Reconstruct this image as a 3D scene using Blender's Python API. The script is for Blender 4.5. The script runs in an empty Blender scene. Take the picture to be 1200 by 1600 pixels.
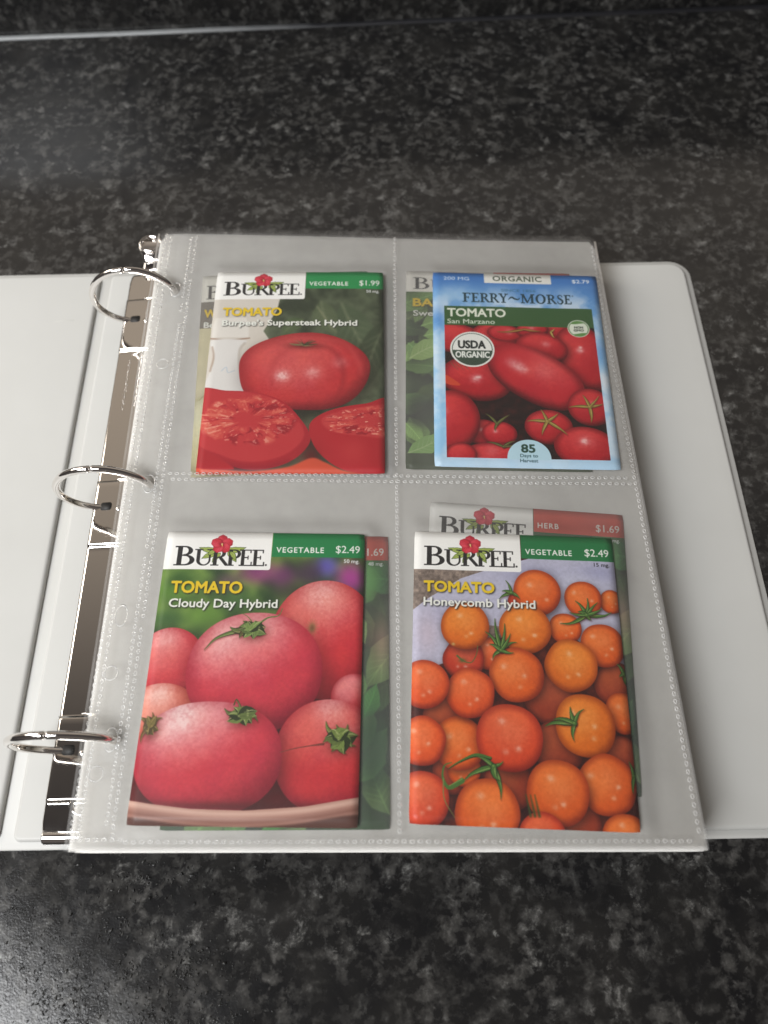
import bpy, bmesh, math, random
import numpy as np
from mathutils import Vector, Euler

# ------------------------------------------------------------------ camera, world, lamps, exposure
MM = 0.001
scene = bpy.context.scene
COL = scene.collection

cam_data = bpy.data.cameras.new("camera")
cam = bpy.data.objects.new("camera", cam_data)
COL.objects.link(cam)
cam.location = (0.12840, -0.15501, 0.32662)
cam.rotation_euler = Euler((math.radians(25.30), math.radians(0.75), math.radians(-0.86)), 'XYZ')
cam_data.sensor_fit = 'VERTICAL'
cam_data.sensor_height = 36.0
cam_data.sensor_width = 27.0
cam_data.lens = 27.0
cam_data.clip_start = 0.01
cam_data.clip_end = 50.0
cam_data.dof.use_dof = True
cam_data.dof.focus_distance = 0.325
cam_data.dof.aperture_fstop = 7.5
scene.camera = cam

world = bpy.data.worlds.new("World")
scene.world = world
world.use_nodes = True
nt = world.node_tree
bg = nt.nodes["Background"]
tc = nt.nodes.new("ShaderNodeTexCoord")
sep = nt.nodes.new("ShaderNodeSeparateXYZ")
nt.links.new(tc.outputs["Generated"], sep.inputs[0])
# the room: a lit beige wall and ceiling beyond the counter (+y), the dim side behind the photographer (-y)
comb = nt.nodes.new("ShaderNodeMath"); comb.operation = 'MULTIPLY_ADD'
nt.links.new(sep.outputs["X"], comb.inputs[0]); comb.inputs[1].default_value = -0.06
nt.links.new(sep.outputs["Y"], comb.inputs[2])
half = nt.nodes.new("ShaderNodeMath"); half.operation = 'MULTIPLY_ADD'
nt.links.new(comb.outputs[0], half.inputs[0]); half.inputs[1].default_value = 0.5; half.inputs[2].default_value = 0.5
ramp = nt.nodes.new("ShaderNodeValToRGB")
nt.links.new(half.outputs[0], ramp.inputs[0])
ramp.color_ramp.interpolation = 'B_SPLINE'
e = ramp.color_ramp.elements
e[0].position = 0.0; e[0].color = (0.15, 0.135, 0.125, 1)
e[1].position = 0.98; e[1].color = (0.17, 0.17, 0.18, 1)
for p_, c_ in ((0.34, (0.06, 0.052, 0.05)), (0.50, (0.035, 0.032, 0.033)), (0.60, (0.060, 0.054, 0.052)), (0.70, (0.30, 0.26, 0.225)), (0.83, (0.50, 0.43, 0.355))):
    q_ = e.new(p_); q_.color = (*c_, 1)
nt.links.new(ramp.outputs[0], bg.inputs[0])
bg.inputs[1].default_value = 1.0

def area_light(name, loc, target, sx, sy, energy, color, spread=180):
    d = bpy.data.lights.new(name, 'AREA')
    d.shape = 'RECTANGLE'; d.size = sx; d.size_y = sy
    d.energy = energy; d.color = color; d.spread = math.radians(spread)
    o = bpy.data.objects.new(name, d); COL.objects.link(o)
    o.location = loc
    o.rotation_euler = (Vector(target) - Vector(loc)).to_track_quat('-Z', 'Y').to_euler()
    return o
area_light("window_light", (-0.68, -0.60, 1.18), (-0.02, 0.17, 0.0), 0.72, 0.62, 5.2, (0.975, 0.985, 1.0), 66)
area_light("fill_light", (-1.25, 0.50, 0.95), (0.0, 0.10, 0.0), 0.7, 0.5, 1.5, (1.0, 0.93, 0.84), 75)  # added soft fill from the back left, an unseen source

scene.view_settings.view_transform = 'Standard'
scene.view_settings.look = 'None'
scene.view_settings.exposure = 0.0
scene.view_settings.gamma = 1.0
scene.cycles.max_bounces = 24
scene.cycles.transparent_max_bounces = 48
scene.cycles.diffuse_bounces = 14
scene.cycles.glossy_bounces = 4
scene.cycles.transmission_bounces = 16
scene.cycles.use_denoising = True
scene.cycles.caustics_reflective = False
scene.cycles.caustics_refractive = False

# ------------------------------------------------------------------ print painter (all artwork is computed here)
K = 8.0                      # print dots per millimetre
PW, PH = 82.5, 114.3         # a seed packet
rng = np.random.default_rng(7)

def lerp(a, b, t): return a + (b - a) * t
def smooth(t): t = np.clip(t, 0, 1); return t * t * (3 - 2 * t)

def value_noise(h, w, cell, r):
    gh, gw = int(h / cell) + 3, int(w / cell) + 3
    g = r.random((gh, gw))
    yy = np.arange(h) / cell; xx = np.arange(w) / cell
    y0 = yy.astype(int); x0 = xx.astype(int)
    fy = smooth(yy - y0)[:, None]; fx = smooth(xx - x0)[None, :]
    a = g[y0][:, x0]; b = g[y0][:, x0 + 1]; c = g[y0 + 1][:, x0]; d = g[y0 + 1][:, x0 + 1]
    return lerp(lerp(a, b, fx), lerp(c, d, fx), fy)

def fbm(h, w, cell, octaves, r, gain=0.55):
    s = np.zeros((h, w)); a = 1.0; t = 0.0
    for _ in range(octaves):
        s += a * value_noise(h, w, cell, r); t += a
        a *= gain; cell = max(cell / 2, 1.01)
    return s / t

def blur(a, n):
    """box blur three times"""
    for _ in range(3):
        for ax in (0, 1):
            p = np.pad(a, [(n, n) if k == ax else (0, 0) for k in range(a.ndim)], mode='edge')
            c = np.cumsum(p, axis=ax)
            z = np.zeros_like(np.take(c, [0], axis=ax))
            c = np.concatenate([z, c], axis=ax)
            L = a.shape[ax]
            hi = np.take(c, np.arange(2 * n + 1, 2 * n + 1 + L), axis=ax)
            lo = np.take(c, np.arange(0, L), axis=ax)
            a = (hi - lo) / (2 * n + 1)
    return a

def spline(pts, n=8):
    P = [np.array(p, float) for p in pts]
    P = [2 * P[0] - P[1]] + P + [2 * P[-1] - P[-2]]
    out = []
    for i in range(1, len(P) - 2):
        for k in range(n):
            t = k / n
            a, b, c, d = P[i - 1], P[i], P[i + 1], P[i + 2]
            out.append(0.5 * (2 * b + (c - a) * t + (2 * a - 5 * b + 4 * c - d) * t * t + (3 * b - a - 3 * c + d) * t ** 3))
    out.append(P[-2])
    return out

_font_cache = {}
def text_tris(s, bold=0.0, shear=0.0, spacing=1.0):
    key = (s, bold, shear, spacing)
    if key in _font_cache: return _font_cache[key]
    cu = bpy.data.curves.new("lettering", 'FONT')
    cu.body = s; cu.size = 1.0; cu.offset = bold; cu.shear = shear; cu.space_character = spacing
    cu.resolution_u = 3
    ob = bpy.data.objects.new("lettering", cu); COL.objects.link(ob)
    dg = bpy.context.evaluated_depsgraph_get()
    me = bpy.data.meshes.new_from_object(ob.evaluated_get(dg))
    me.calc_loop_triangles()
    v = np.array([x.co[:2] for x in me.vertices])
    t = np.array([x.vertices[:] for x in me.loop_triangles])
    bpy.data.objects.remove(ob); bpy.data.curves.remove(cu); bpy.data.meshes.remove(me)
    _font_cache[key] = (v, t)
    return v, t

class Art:
    def __init__(s, w, h, color, seed=1):
        s.w, s.h = w, h
        s.W, s.H = int(round(w * K)), int(round(h * K))
        s.a = np.zeros((s.H, s.W, 3)); s.a[:] = np.array(color) / 255.0
        s.X = ((np.arange(s.W) + .5) / K)[None, :] + np.zeros((s.H, 1))
        s.Y = ((np.arange(s.H) + .5) / K)[:, None] + np.zeros((1, s.W))
        s.r = np.random.default_rng(seed)
        s.n0 = blur(s.r.random((s.H, s.W)), 1) - .5; s.n1 = fbm(s.H, s.W, 24, 4, s.r); s.n2 = fbm(s.H, s.W, 60, 5, s.r); s.n3 = fbm(s.H, s.W, 8, 3, s.r)
    def win(s, x0, y0, x1, y1):
        i0 = int(max(0, math.floor(x0 * K))); i1 = int(min(s.W, math.ceil(x1 * K)))
        j0 = int(max(0, math.floor(y0 * K))); j1 = int(min(s.H, math.ceil(y1 * K)))
        if i1 <= i0 or j1 <= j0: return None
        return (slice(j0, j1), slice(i0, i1))
    def mix(s, w, mask, color):
        c = np.asarray(color, float)
        if c.max() > 1.5 or c.ndim == 1: c = c / 255.0
        m = mask[..., None]
        s.a[w] = s.a[w] * (1 - m) + c * m
    def rect(s, x0, y0, x1, y1, color, alpha=1, r=0.0, soft=0.06):
        w = s.win(x0 - 1, y0 - 1, x1 + 1, y1 + 1)
        if w is None: return
        X, Y = s.X[w], s.Y[w]
        dx = np.abs(X - (x0 + x1) / 2) - (x1 - x0) / 2 + r; dy = np.abs(Y - (y0 + y1) / 2) - (y1 - y0) / 2 + r
        d = np.hypot(np.maximum(dx, 0), np.maximum(dy, 0)) + np.minimum(np.maximum(dx, dy), 0) - r
        s.mix(w, np.clip(.5 - d / (2 * soft), 0, 1) * alpha, color)
    def polymask(s, w, pts):
        X, Y = s.X[w], s.Y[w]
        acc = np.zeros(X.shape)
        o = .25 / K
        n = len(pts)
        for ox, oy in ((-o, -o), (o, -o), (-o, o), (o, o)):
            ins = np.zeros(X.shape, bool)
            px, py = X + ox, Y + oy
            for i in range(n):
                x1, y1 = pts[i]; x2, y2 = pts[(i + 1) % n]
                if y1 == y2: continue
                c = ((y1 > py) != (y2 > py)) & (px < (x2 - x1) * (py - y1) / (y2 - y1) + x1)
                ins ^= c
            acc += ins
        return acc / 4
    def poly(s, pts, color, alpha=1, sm=True, soft=0, tex=None):
        if sm:
            q = list(pts) + [pts[0]]
            P = [np.array(p, float) for p in pts]; m = len(P); out = []
            for i in range(m):
                a, b, c, d = P[i - 1], P[i], P[(i + 1) % m], P[(i + 2) % m]
                for k in range(6):
                    t = k / 6
                    out.append(0.5 * (2 * b + (c - a) * t + (2 * a - 5 * b + 4 * c - d) * t * t + (3 * b - a - 3 * c + d) * t ** 3))
            pts = out
        xs = [p[0] for p in pts]; ys = [p[1] for p in pts]
        g = 1 + soft * 3
        w = s.win(min(xs) - g, min(ys) - g, max(xs) + g, max(ys) + g)
        if w is None: return None, None
        m = s.polymask(w, pts)
        if soft: m = blur(m, max(1, int(soft * K * .6)))
        s.mix(w, m * alpha, color if tex is None else tex[w] )
        return w, m
    def strokemask(s, w, pts, widths):
        X, Y = s.X[w], s.Y[w]
        d = np.full(X.shape, 1e3)
        n = len(pts)
        for i in range(n - 1):
            a, b = pts[i], pts[i + 1]
            ra = np.interp(i / (n - 1), np.linspace(0, 1, len(widths)), widths); rb = np.interp((i + 1) / (n - 1), np.linspace(0, 1, len(widths)), widths)
            vx, vy = b[0] - a[0], b[1] - a[1]; L = vx * vx + vy * vy + 1e-9
            t = np.clip(((X - a[0]) * vx + (Y - a[1]) * vy) / L, 0, 1)
            dd = np.hypot(X - a[0] - t * vx, Y - a[1] - t * vy) - (ra + (rb - ra) * t) / 2
            d = np.minimum(d, dd)
        return d
    def stroke(s, pts, widths, color, alpha=1, soft=0.06, smoothed=True):
        if np.isscalar(widths): widths = [widths, widths]
        if smoothed and len(pts) > 2: pts = spline(pts, 6)
        m = max(widths) + soft * 2 + .3
        xs = [p[0] for p in pts]; ys = [p[1] for p in pts]
        w = s.win(min(xs) - m, min(ys) - m, max(xs) + m, max(ys) + m)
        if w is None: return
        d = s.strokemask(w, pts, widths)
        s.mix(w, np.clip(.5 - d / (2 * soft), 0, 1) * alpha, color)
    def glow(s, cx, cy, rx, ry, color, alpha, rot=0, power=1.0):
        R = 2.6 * max(rx, ry)
        w = s.win(cx - R, cy - R, cx + R, cy + R)
        if w is None: return
        X, Y = s.X[w] - cx, s.Y[w] - cy
        c, sn = math.cos(rot), math.sin(rot)
        u, v = (X * c + Y * sn) / rx, (-X * sn + Y * c) / ry
        s.mix(w, np.exp(-(u * u + v * v) ** power) * alpha, color)
    def ball(s, cx, cy, rx, ry, base, dark, light, rot=0, L=(-.35, -.55, .75), hl=(), exp=2.0, shadow=.5, grain=.06, rim=.35, edge=.12, dent=None, clip=None, lobes=None):
        if shadow:
            s.glow(cx + rx * .06, cy + ry * .10, rx * 1.02, ry * 1.02, (25, 8, 8), shadow, rot, 3.0)
        R = max(rx, ry) * 1.1 + 1
        w = s.win(cx - R, cy - R, cx + R, cy + R)
        if w is None: return
        X, Y = s.X[w] - cx, s.Y[w] - cy
        c, sn = math.cos(rot), math.sin(rot)
        u, v = (X * c + Y * sn) / rx, (-X * sn + Y * c) / ry
        if lobes:
            th = np.arctan2(v, u); k = 1 + lobes[0] * np.cos(lobes[1] * th + lobes[2]); u, v = u / k, v / k
        r = (np.abs(u) ** exp + np.abs(v) ** exp) ** (1 / exp)
        rr = np.clip(r, 0, 1)
        z = np.sqrt(np.clip(1 - rr ** 2, 0, 1))
        Ln = np.array(L) / np.linalg.norm(L)
        lam = u * Ln[0] * c * 1.0 + v * Ln[1] + z * Ln[2]
        lam = np.clip(lam * .6 + .4, 0, 1) + (s.n1[w] - .5) * grain * 1.3 + (s.n3[w] - .5) * grain
        B, D, G = [np.array(q) / 255. for q in (base, dark, light)]
        t1 = smooth(lam / .62)[..., None]; t2 = smooth((lam - .62) / .42)[..., None]
        col = D * (1 - t1) + B * t1
        col = col * (1 - t2) + G * t2
        col = col * (1 + s.n0[w] * .09 + (s.n3[w] - .5) * .07)[..., None] + np.array([.05, .035, .0]) * ((s.n2[w] - .5) * 1.2)[..., None]
        rimf = (rim * smooth((rr - .72) / .3))[..., None]
        col = col * (1 - rimf) + D * rimf
        for (hx, hy, hr, ha) in hl:
            g = np.clip(np.exp(-(((u - hx) / hr) ** 2 + ((v - hy) / (hr * rx / ry * .9)) ** 2)) * (.45 + 1.1 * s.n3[w]), 0, 1)[..., None] * ha
            col = col * (1 - g) + np.array([1, .96, .93]) * g
        m = np.clip(.5 - (r - 1) * min(rx, ry) / (2 * edge), 0, 1)
        if clip is not None: m = m * clip(s.X[w], s.Y[w])
        s.a[w] = s.a[w] * (1 - m[..., None]) + np.clip(col, 0, 1) * m[..., None]
    def leaf(s, x0, y0, x1, y1, wd, color, vein, bend=0, alpha=1, outline=None, nv=6, soft=.08):
        dx, dy = x1 - x0, y1 - y0; L = math.hypot(dx, dy); nx, ny = -dy / L, dx / L
        mid = []
        for i in range(11):
            t = i / 10; b = bend * math.sin(math.pi * t)
            mid.append((x0 + dx * t + nx * b, y0 + dy * t + ny * b))
        ws = [math.sin(math.pi * (t ** .8)) * wd * (1 + .06 * math.sin(40 * t)) + .02 for t in np.linspace(0, 1, 11)]
        A = [(m[0] + nx * q, m[1] + ny * q) for m, q in zip(mid, ws)]
        Bq = [(m[0] - nx * q, m[1] - ny * q) for m, q in zip(mid, ws)]
        if outline:
            s.stroke(A, .16, outline, alpha); s.stroke(Bq, .16, outline, alpha)
        s.poly(A + Bq[::-1], color, alpha, sm=False, soft=soft if soft > .1 else 0)
        if outline:
            s.stroke(A, .14, outline, alpha); s.stroke(Bq, .14, outline, alpha)
        s.stroke(mid, [.12 * wd, .04 * wd], vein, alpha * .8, soft=soft)
        for i in range(2, 2 + nv):
            t = i / (nv + 3); k = int(t * 10)
            m = mid[k]
            for sg, E in ((1, A), (-1, Bq)):
                k2 = min(10, k + 2)
                e_ = (lerp(m[0], E[k2][0], .85), lerp(m[1], E[k2][1], .85))
                s.stroke([m, e_], [.06 * wd, .02 * wd], vein, alpha * .6, soft=soft, smoothed=False)
    def calyx(s, cx, cy, arms, color=(70, 95, 45), lightc=(150, 165, 95), darkc=(30, 45, 20), core=1.2):
        """a green star of curling sepals: arms = (tip x, tip y, bend, width)"""
        for (tx, ty, b, wd) in arms:
            dx, dy = tx - cx, ty - cy; L = math.hypot(dx, dy) + 1e-6; nx, ny = -dy / L, dx / L
            P = [(cx, cy), (cx + dx * .35 + nx * b * .8, cy + dy * .35 + ny * b * .8), (cx + dx * .7 + nx * b, cy + dy * .7 + ny * b), (tx, ty)]
            off = [(p[0] + .25, p[1] + .45) for p in P]
            s.stroke(off, [wd, wd * 1.1, wd * .5, .1], (60, 10, 8), .45, soft=.45)
            s.stroke(P, [wd, wd * 1.15, wd * .6, .12], darkc, 1, soft=.1)
            s.stroke(P, [wd * .7, wd * .85, wd * .4, .08], color, 1, soft=.12)
            hi = [(p[0] - nx * wd * .18, p[1] - ny * wd * .18) for p in P]
            s.stroke(hi, [wd * .2, wd * .25, wd * .1, .04], lightc, .75, soft=.1)
        s.glow(cx, cy, core, core * .8, color, .9, 0, 2.0)
        s.glow(cx - core * .2, cy - core * .2, core * .35, core * .3, lightc, .8)
    def crumple(s, cx, cy, rx, ry, seed, col=(112, 134, 72), lt=(190, 194, 134), dk=(34, 42, 20), n=9):
        """a dried, folded calyx: overlapping lobes with pale rims"""
        r = random.Random(seed)
        s.glow(cx + .8, cy + 1.2, rx, ry, (70, 14, 12), .5, 0, 1.5)
        s.glow(cx, cy, rx * .5, ry * .5, dk, .8, 0, 2.5)
        for i in range(n):
            a = 6.28 * i / n + r.uniform(-.4, .4); q = r.uniform(.75, 1.1); k = r.uniform(.75, 1.15)
            x1, y1 = cx + rx * q * math.cos(a), cy + ry * q * math.sin(a)
            x0, y0 = cx - rx * .25 * math.cos(a) + r.uniform(-.4, .4), cy - ry * .25 * math.sin(a) + r.uniform(-.3, .3)
            wd = r.uniform(.22, .34) * min(rx, ry) + .25
            s.leaf(x0, y0, x1, y1, wd * 1.05, tuple(c * 1.3 for c in dk), dk, bend=r.uniform(-1, 1) * .3 * rx, nv=2)
            s.leaf(x0, y0, x1, y1, wd * .85, tuple(c * k for c in col), tuple(c * k * .6 for c in col), bend=r.uniform(-1, 1) * .3 * rx, nv=3)
            if r.random() < .95: s.stroke([(lerp(x0, x1, .35), lerp(y0, y1, .35) - wd * .5), (lerp(x0, x1, .7), lerp(y0, y1, .7) - wd * .55), (x1, y1)], [.15, .35, .1], lt, .8, soft=.12)
        for i in range(5):
            s.glow(cx + r.uniform(-.5, .5) * rx, cy + r.uniform(-.5, .5) * ry, .35, .3, lt, .6)
    def text(s, body, x0, x1, yb, cap, color, bold=0.0, shear=0.0, spacing=1.0, shadow=None, alpha=1.0, arc=0):
        v, t = text_tris(body, 0.0, shear, spacing)
        hv, _ = text_tris("H", 0.0)
        ch = hv[:, 1].max() - hv[:, 1].min(); b0 = hv[:, 1].min()
        vx = (v[:, 0] - v[:, 0].min()) / (v[:, 0].max() - v[:, 0].min()) * (x1 - x0) + x0
        vy = yb - (v[:, 1] - b0) / ch * cap
        w = s.win(vx.min() - 1.5, vy.min() - 1.5, vx.max() + 1.5, vy.max() + 1.5)
        if w is None: return
        SS = 3
        j0, i0 = w[0].start, w[1].start
        hh, ww = (w[0].stop - j0) * SS, (w[1].stop - i0) * SS
        m = np.zeros((hh, ww), np.float32)
        gx = (vx * K - i0) * SS; gy = (vy * K - j0) * SS
        for tri in t:
            ax, ay, bx, by, cx, cy = gx[tri[0]], gy[tri[0]], gx[tri[1]], gy[tri[1]], gx[tri[2]], gy[tri[2]]
            xa, xb = int(max(0, min(ax, bx, cx) - 1)), int(min(ww, max(ax, bx, cx) + 2))
            ya, yb_ = int(max(0, min(ay, by, cy) - 1)), int(min(hh, max(ay, by, cy) + 2))
            if xb <= xa or yb_ <= ya: continue
            PX = np.arange(xa, xb)[None, :] + .5; PY = np.arange(ya, yb_)[:, None] + .5
            D = (bx - ax) * (cy - ay) - (cx - ax) * (by - ay)
            if abs(D) < 1e-9: continue
            e1 = ((bx - ax) * (PY - ay) - (by - ay) * (PX - ax)) / D
            e2_ = ((cx - bx) * (PY - by) - (cy - by) * (PX - bx)) / D
            e3_ = ((ax - cx) * (PY - cy) - (ay - cy) * (PX - cx)) / D
            m[ya:yb_, xa:xb] = np.maximum(m[ya:yb_, xa:xb], ((e1 >= -1e-6) & (e2_ >= -1e-6) & (e3_ >= -1e-6)))
        n = int(round(bold * cap / ch * K * SS * 1.25))
        if n > 0:                                    # bolder: grow the letters by a round brush
            g = m.copy()
            for oy in range(-n, n + 1):
                for ox in range(-n, n + 1):
                    if ox * ox + oy * oy <= n * n + .5:
                        g = np.maximum(g, np.roll(np.roll(m, oy, 0), ox, 1))
            m = g
        m = m.reshape(hh // SS, SS, ww // SS, SS).mean((1, 3))
        if shadow:
            sh = np.zeros_like(m); o = int(round(.35 * K)); sh[o:, o:] = m[:-o, :-o]
            sh = np.clip(blur(sh, 2) * 1.3, 0, 1)
            s.mix(w, sh * shadow, (25, 25, 20))
        s.mix(w, m * alpha, color)
    # ---- drawn serif capitals
    def serif(s, ch, x0, x1, yb, cap, color, bold=0.0, slab=.045):
        w = s.win(x0 - 1, yb - cap - 1, x1 + 1, yb + 1)
        if w is None: return
        X0, Y0 = s.X[w], s.Y[w]
        acc = np.zeros(X0.shape)
        WD = dict(B=.74, U=.80, R=.80, P=.66, E=.66, F=.62, Y=.80, M=1.0, O=.84, S=.60)[ch]
        for ox in (-.3, 0, .3):
            for oy in (-.3, 0, .3):
                x = (X0 + ox / K - x0) / (x1 - x0) * WD; y = (yb - Y0 - oy / K) / cap
                def rc(a, b, c, d): return np.maximum(np.abs(x - (a + c) / 2) - (c - a) / 2, np.abs(y - (b + d) / 2) - (d - b) / 2)
                def el(cx, cy, a, b):
                    q = np.hypot((x - cx) / a, (y - cy) / b); return (q - 1) * min(a, b)
                def sg(ax, ay, bx, by, wd):
                    vx, vy = bx - ax, by - ay; t = np.clip(((x - ax) * vx + (y - ay) * vy) / (vx * vx + vy * vy), 0, 1)
                    return np.hypot(x - ax - t * vx, y - ay - t * vy) - wd / 2
                def U(*q):
                    r_ = q[0]
                    for k_ in q[1:]: r_ = np.minimum(r_, k_)
                    return r_
                def bowl(cx, cy, a, b, ia, ib): return np.maximum(np.maximum(el(cx, cy, a, b), -el(cx, cy, ia, ib)), cx - .02 - x)
                T = slab
                stem = U(rc(.10, 0, .25, 1), rc(0, 0, .34, T), rc(0, 1 - T, .30, 1))
                if ch == 'B': d = U(stem, rc(.2, 1 - T, .36, 1), rc(.2, .50, .38, .5 + T), rc(.2, 0, .38, T), bowl(.34, .76, .27, .24, .14, .195), bowl(.36, .27, .34, .27, .19, .225))
                elif ch == 'P': d = U(stem, rc(.2, 1 - T, .36, 1), rc(.2, .44, .38, .44 + T), bowl(.34, .72, .30, .28, .16, .235))
                elif ch == 'R': d = U(stem, rc(.2, 1 - T, .36, 1), rc(.2, .48, .38, .48 + T), bowl(.34, .745, .28, .255, .14, .21), sg(.42, .46, .68, .06, .13), rc(.64, 0, .80, T))
                elif ch == 'U':
                    ring = np.maximum(np.maximum(el(.40, .32, .30, .33), -el(.43, .32, .205, .28)), y - .33)
                    d = U(rc(.10, .3, .235, 1), rc(.635, .3, .695, 1), ring, rc(0, 1 - T, .34, 1), rc(.54, 1 - T, .80, 1))
                elif ch == 'E': d = U(stem, rc(.2, 1 - T, .58, 1), rc(.545, .80, .585, 1), rc(.2, .49, .46, .49 + T), rc(.425, .40, .46, .62), rc(.2, 0, .63, T), rc(.60, 0, .645, .24))
                elif ch == 'F': d = U(stem, rc(.2, 1 - T, .58, 1), rc(.545, .78, .59, 1), rc(.2, .48, .46, .48 + T), rc(.425, .39, .46, .61))
                elif ch == 'Y': d = U(sg(.16, .97, .41, .46, .12), sg(.66, .97, .43, .46, .06), rc(.34, 0, .48, .48), rc(.24, 0, .58, T), rc(0, 1 - T, .32, 1), rc(.52, 1 - T, .80, 1))
                elif ch == 'M': d = U(rc(.10, 0, .15, 1), rc(.76, 0, .90, 1), sg(.16, .95, .46, .10, .12), sg(.80, .95, .48, .10, .05), rc(0, 0, .26, T), rc(.66, 0, 1, T), rc(0, 1 - T, .24, 1), rc(.74, 1 - T, 1, 1))
                elif ch == 'O': d = np.maximum(el(.42, .5, .41, .52), -el(.42, .5, .25, .46))
                elif ch == 'S':
                    P = spline([(.50, .78), (.42, .93), (.27, .97), (.12, .86), (.14, .68), (.30, .54), (.46, .40), (.50, .20), (.36, .04), (.20, .03), (.07, .14), (.05, .28)], 4)
                    wz = [.04, .05, .06, .10, .14, .16, .14, .10, .06, .05, .04]
                    d = None
                    for i in range(len(P) - 1):
                        q = sg(P[i][0], P[i][1], P[i + 1][0], P[i + 1][1], np.interp(i / len(P), np.linspace(0, 1, len(wz)), wz))
                        d = q if d is None else np.minimum(d, q)
                acc += (d < bold)
        s.mix(w, acc / 9.0, color)
    def out(s, name):
        a = np.clip(s.a, 0, 1).astype(np.float32)
        im = bpy.data.images.new(name, s.W, s.H)
        buf = np.ones((s.H, s.W, 4), np.float32); buf[..., :3] = a[::-1]
        im.pixels.foreach_set(buf.ravel()); im.update(); im.pack()
        return im

def brand_head(A, band, word, word_x1, price, mg, mgc=(235, 235, 235), boxh=17.0):
    """white logo box with the flower, coloured band with the class and the price"""
    A.rect(44.2, -2, 90, 10.9, band)
    A.rect(-5, -5, 44.0, boxh, (248, 246, 240), r=1.0)
    ink = (38, 36, 36)
    G, GD, GV = (165, 180, 90), (60, 80, 35), (95, 120, 45)
    for q in ((21, 8.0, 14.0, 7.2, 1.1, -.5), (25, 8.0, 33.3, 6.9, 1.25, .6), (22, 9.5, 15.5, 12.0, 1.2, .4), (26, 9, 29.8, 13.4, 1.3, -.4), (23, 9.5, 20.0, 13.6, 1.0, .3)):
        A.leaf(q[0], q[1], q[2], q[3], q[4], G, GV, bend=q[5], outline=GD, nv=4)
    xs = [(4.2, 12.9, 'B', 15.1, 8.5), (12.5, 20.0, 'U', 15.0, 7.1), (19.4, 26.8, 'R', 15.0, 7.1), (25.8, 31.6, 'P', 15.0, 7.1), (31.0, 36.3, 'E', 15.0, 7.1), (36.1, 41.4, 'E', 15.0, 7.1)]
    for x0, x1, c, yb, cap in xs: A.serif(c, x0, x1, yb, cap, ink, bold=.010)
    A.rect(41.7, 14.2, 42.5, 15.0, ink, r=.35)
    for q in ((20.5, 8.6, 18.0, 10.4, .9, .2), (27, 8.8, 29.5, 12.6, .9, -.2)):
        A.leaf(q[0], q[1], q[2], q[3], q[4], G, GV, bend=q[5], outline=GD, nv=3)
    cx, cy = 23.2, 5.5
    for k in range(5):
        an = -math.pi / 2 + k * 2 * math.pi / 5
        px, py = cx + 2.15 * math.cos(an), cy + 1.85 * math.sin(an)
        A.ball(px, py, 2.45, 2.15, (205, 45, 62), (150, 22, 40), (222, 72, 88), rot=an, shadow=0, grain=.1, rim=.5, lobes=(.04, 7, k))
        for j in (-1, 0, 1):
            A.stroke([(cx, cy), (cx + 3.6 * math.cos(an + j * .28), cy + 3.2 * math.sin(an + j * .28))], [.16, .03], (140, 20, 40), .7)
    A.glow(cx, cy, .9, .8, (120, 10, 30), .8)
    A.stroke([(cx, cy), (cx + .2, cy + .9)], [.45, .3], (235, 215, 110))
    A.glow(cx, cy - .1, .4, .4, (250, 235, 160), .9)
    A.text(word, 46.0, word_x1, 8.9, 2.35, (240, 240, 232), bold=.022, spacing=1.18)
    A.text(price, 70.6, 80.5, 8.8, 3.2, (240, 240, 232), bold=.004)
    A.text(mg, 74.1, 80.4, 13.2, 1.55, mgc, bold=.018)

def leafy(A, greens, seed, x0=0, y0=0, x1=82.5, y1=114.3, n=26, dark=(30, 48, 24), size=13, soft=.12):
    A.rect(x0, y0, x1, y1, dark, soft=.2)
    r = random.Random(seed)
    for i in range(n):
        cx, cy = r.uniform(x0, x1), r.uniform(y0, y1); a = r.uniform(0, 6.28); L = r.uniform(.6, 1.3) * size
        g = greens[r.randrange(len(greens))]
        k = .6 + .5 * i / n
        A.glow(cx + 1, cy + 2, L * .5, L * .3, (12, 20, 10), .5, a)
        A.leaf(cx - L / 2 * math.cos(a), cy - L / 2 * math.sin(a), cx + L / 2 * math.cos(a), cy + L / 2 * math.sin(a), L * .27,
               tuple(c * k for c in g), tuple(min(255, c * k * 1.3) for c in g), bend=r.uniform(-1, 1), soft=soft, nv=6)

YEL = (232, 196, 40); WHT = (238, 238, 228)

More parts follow.
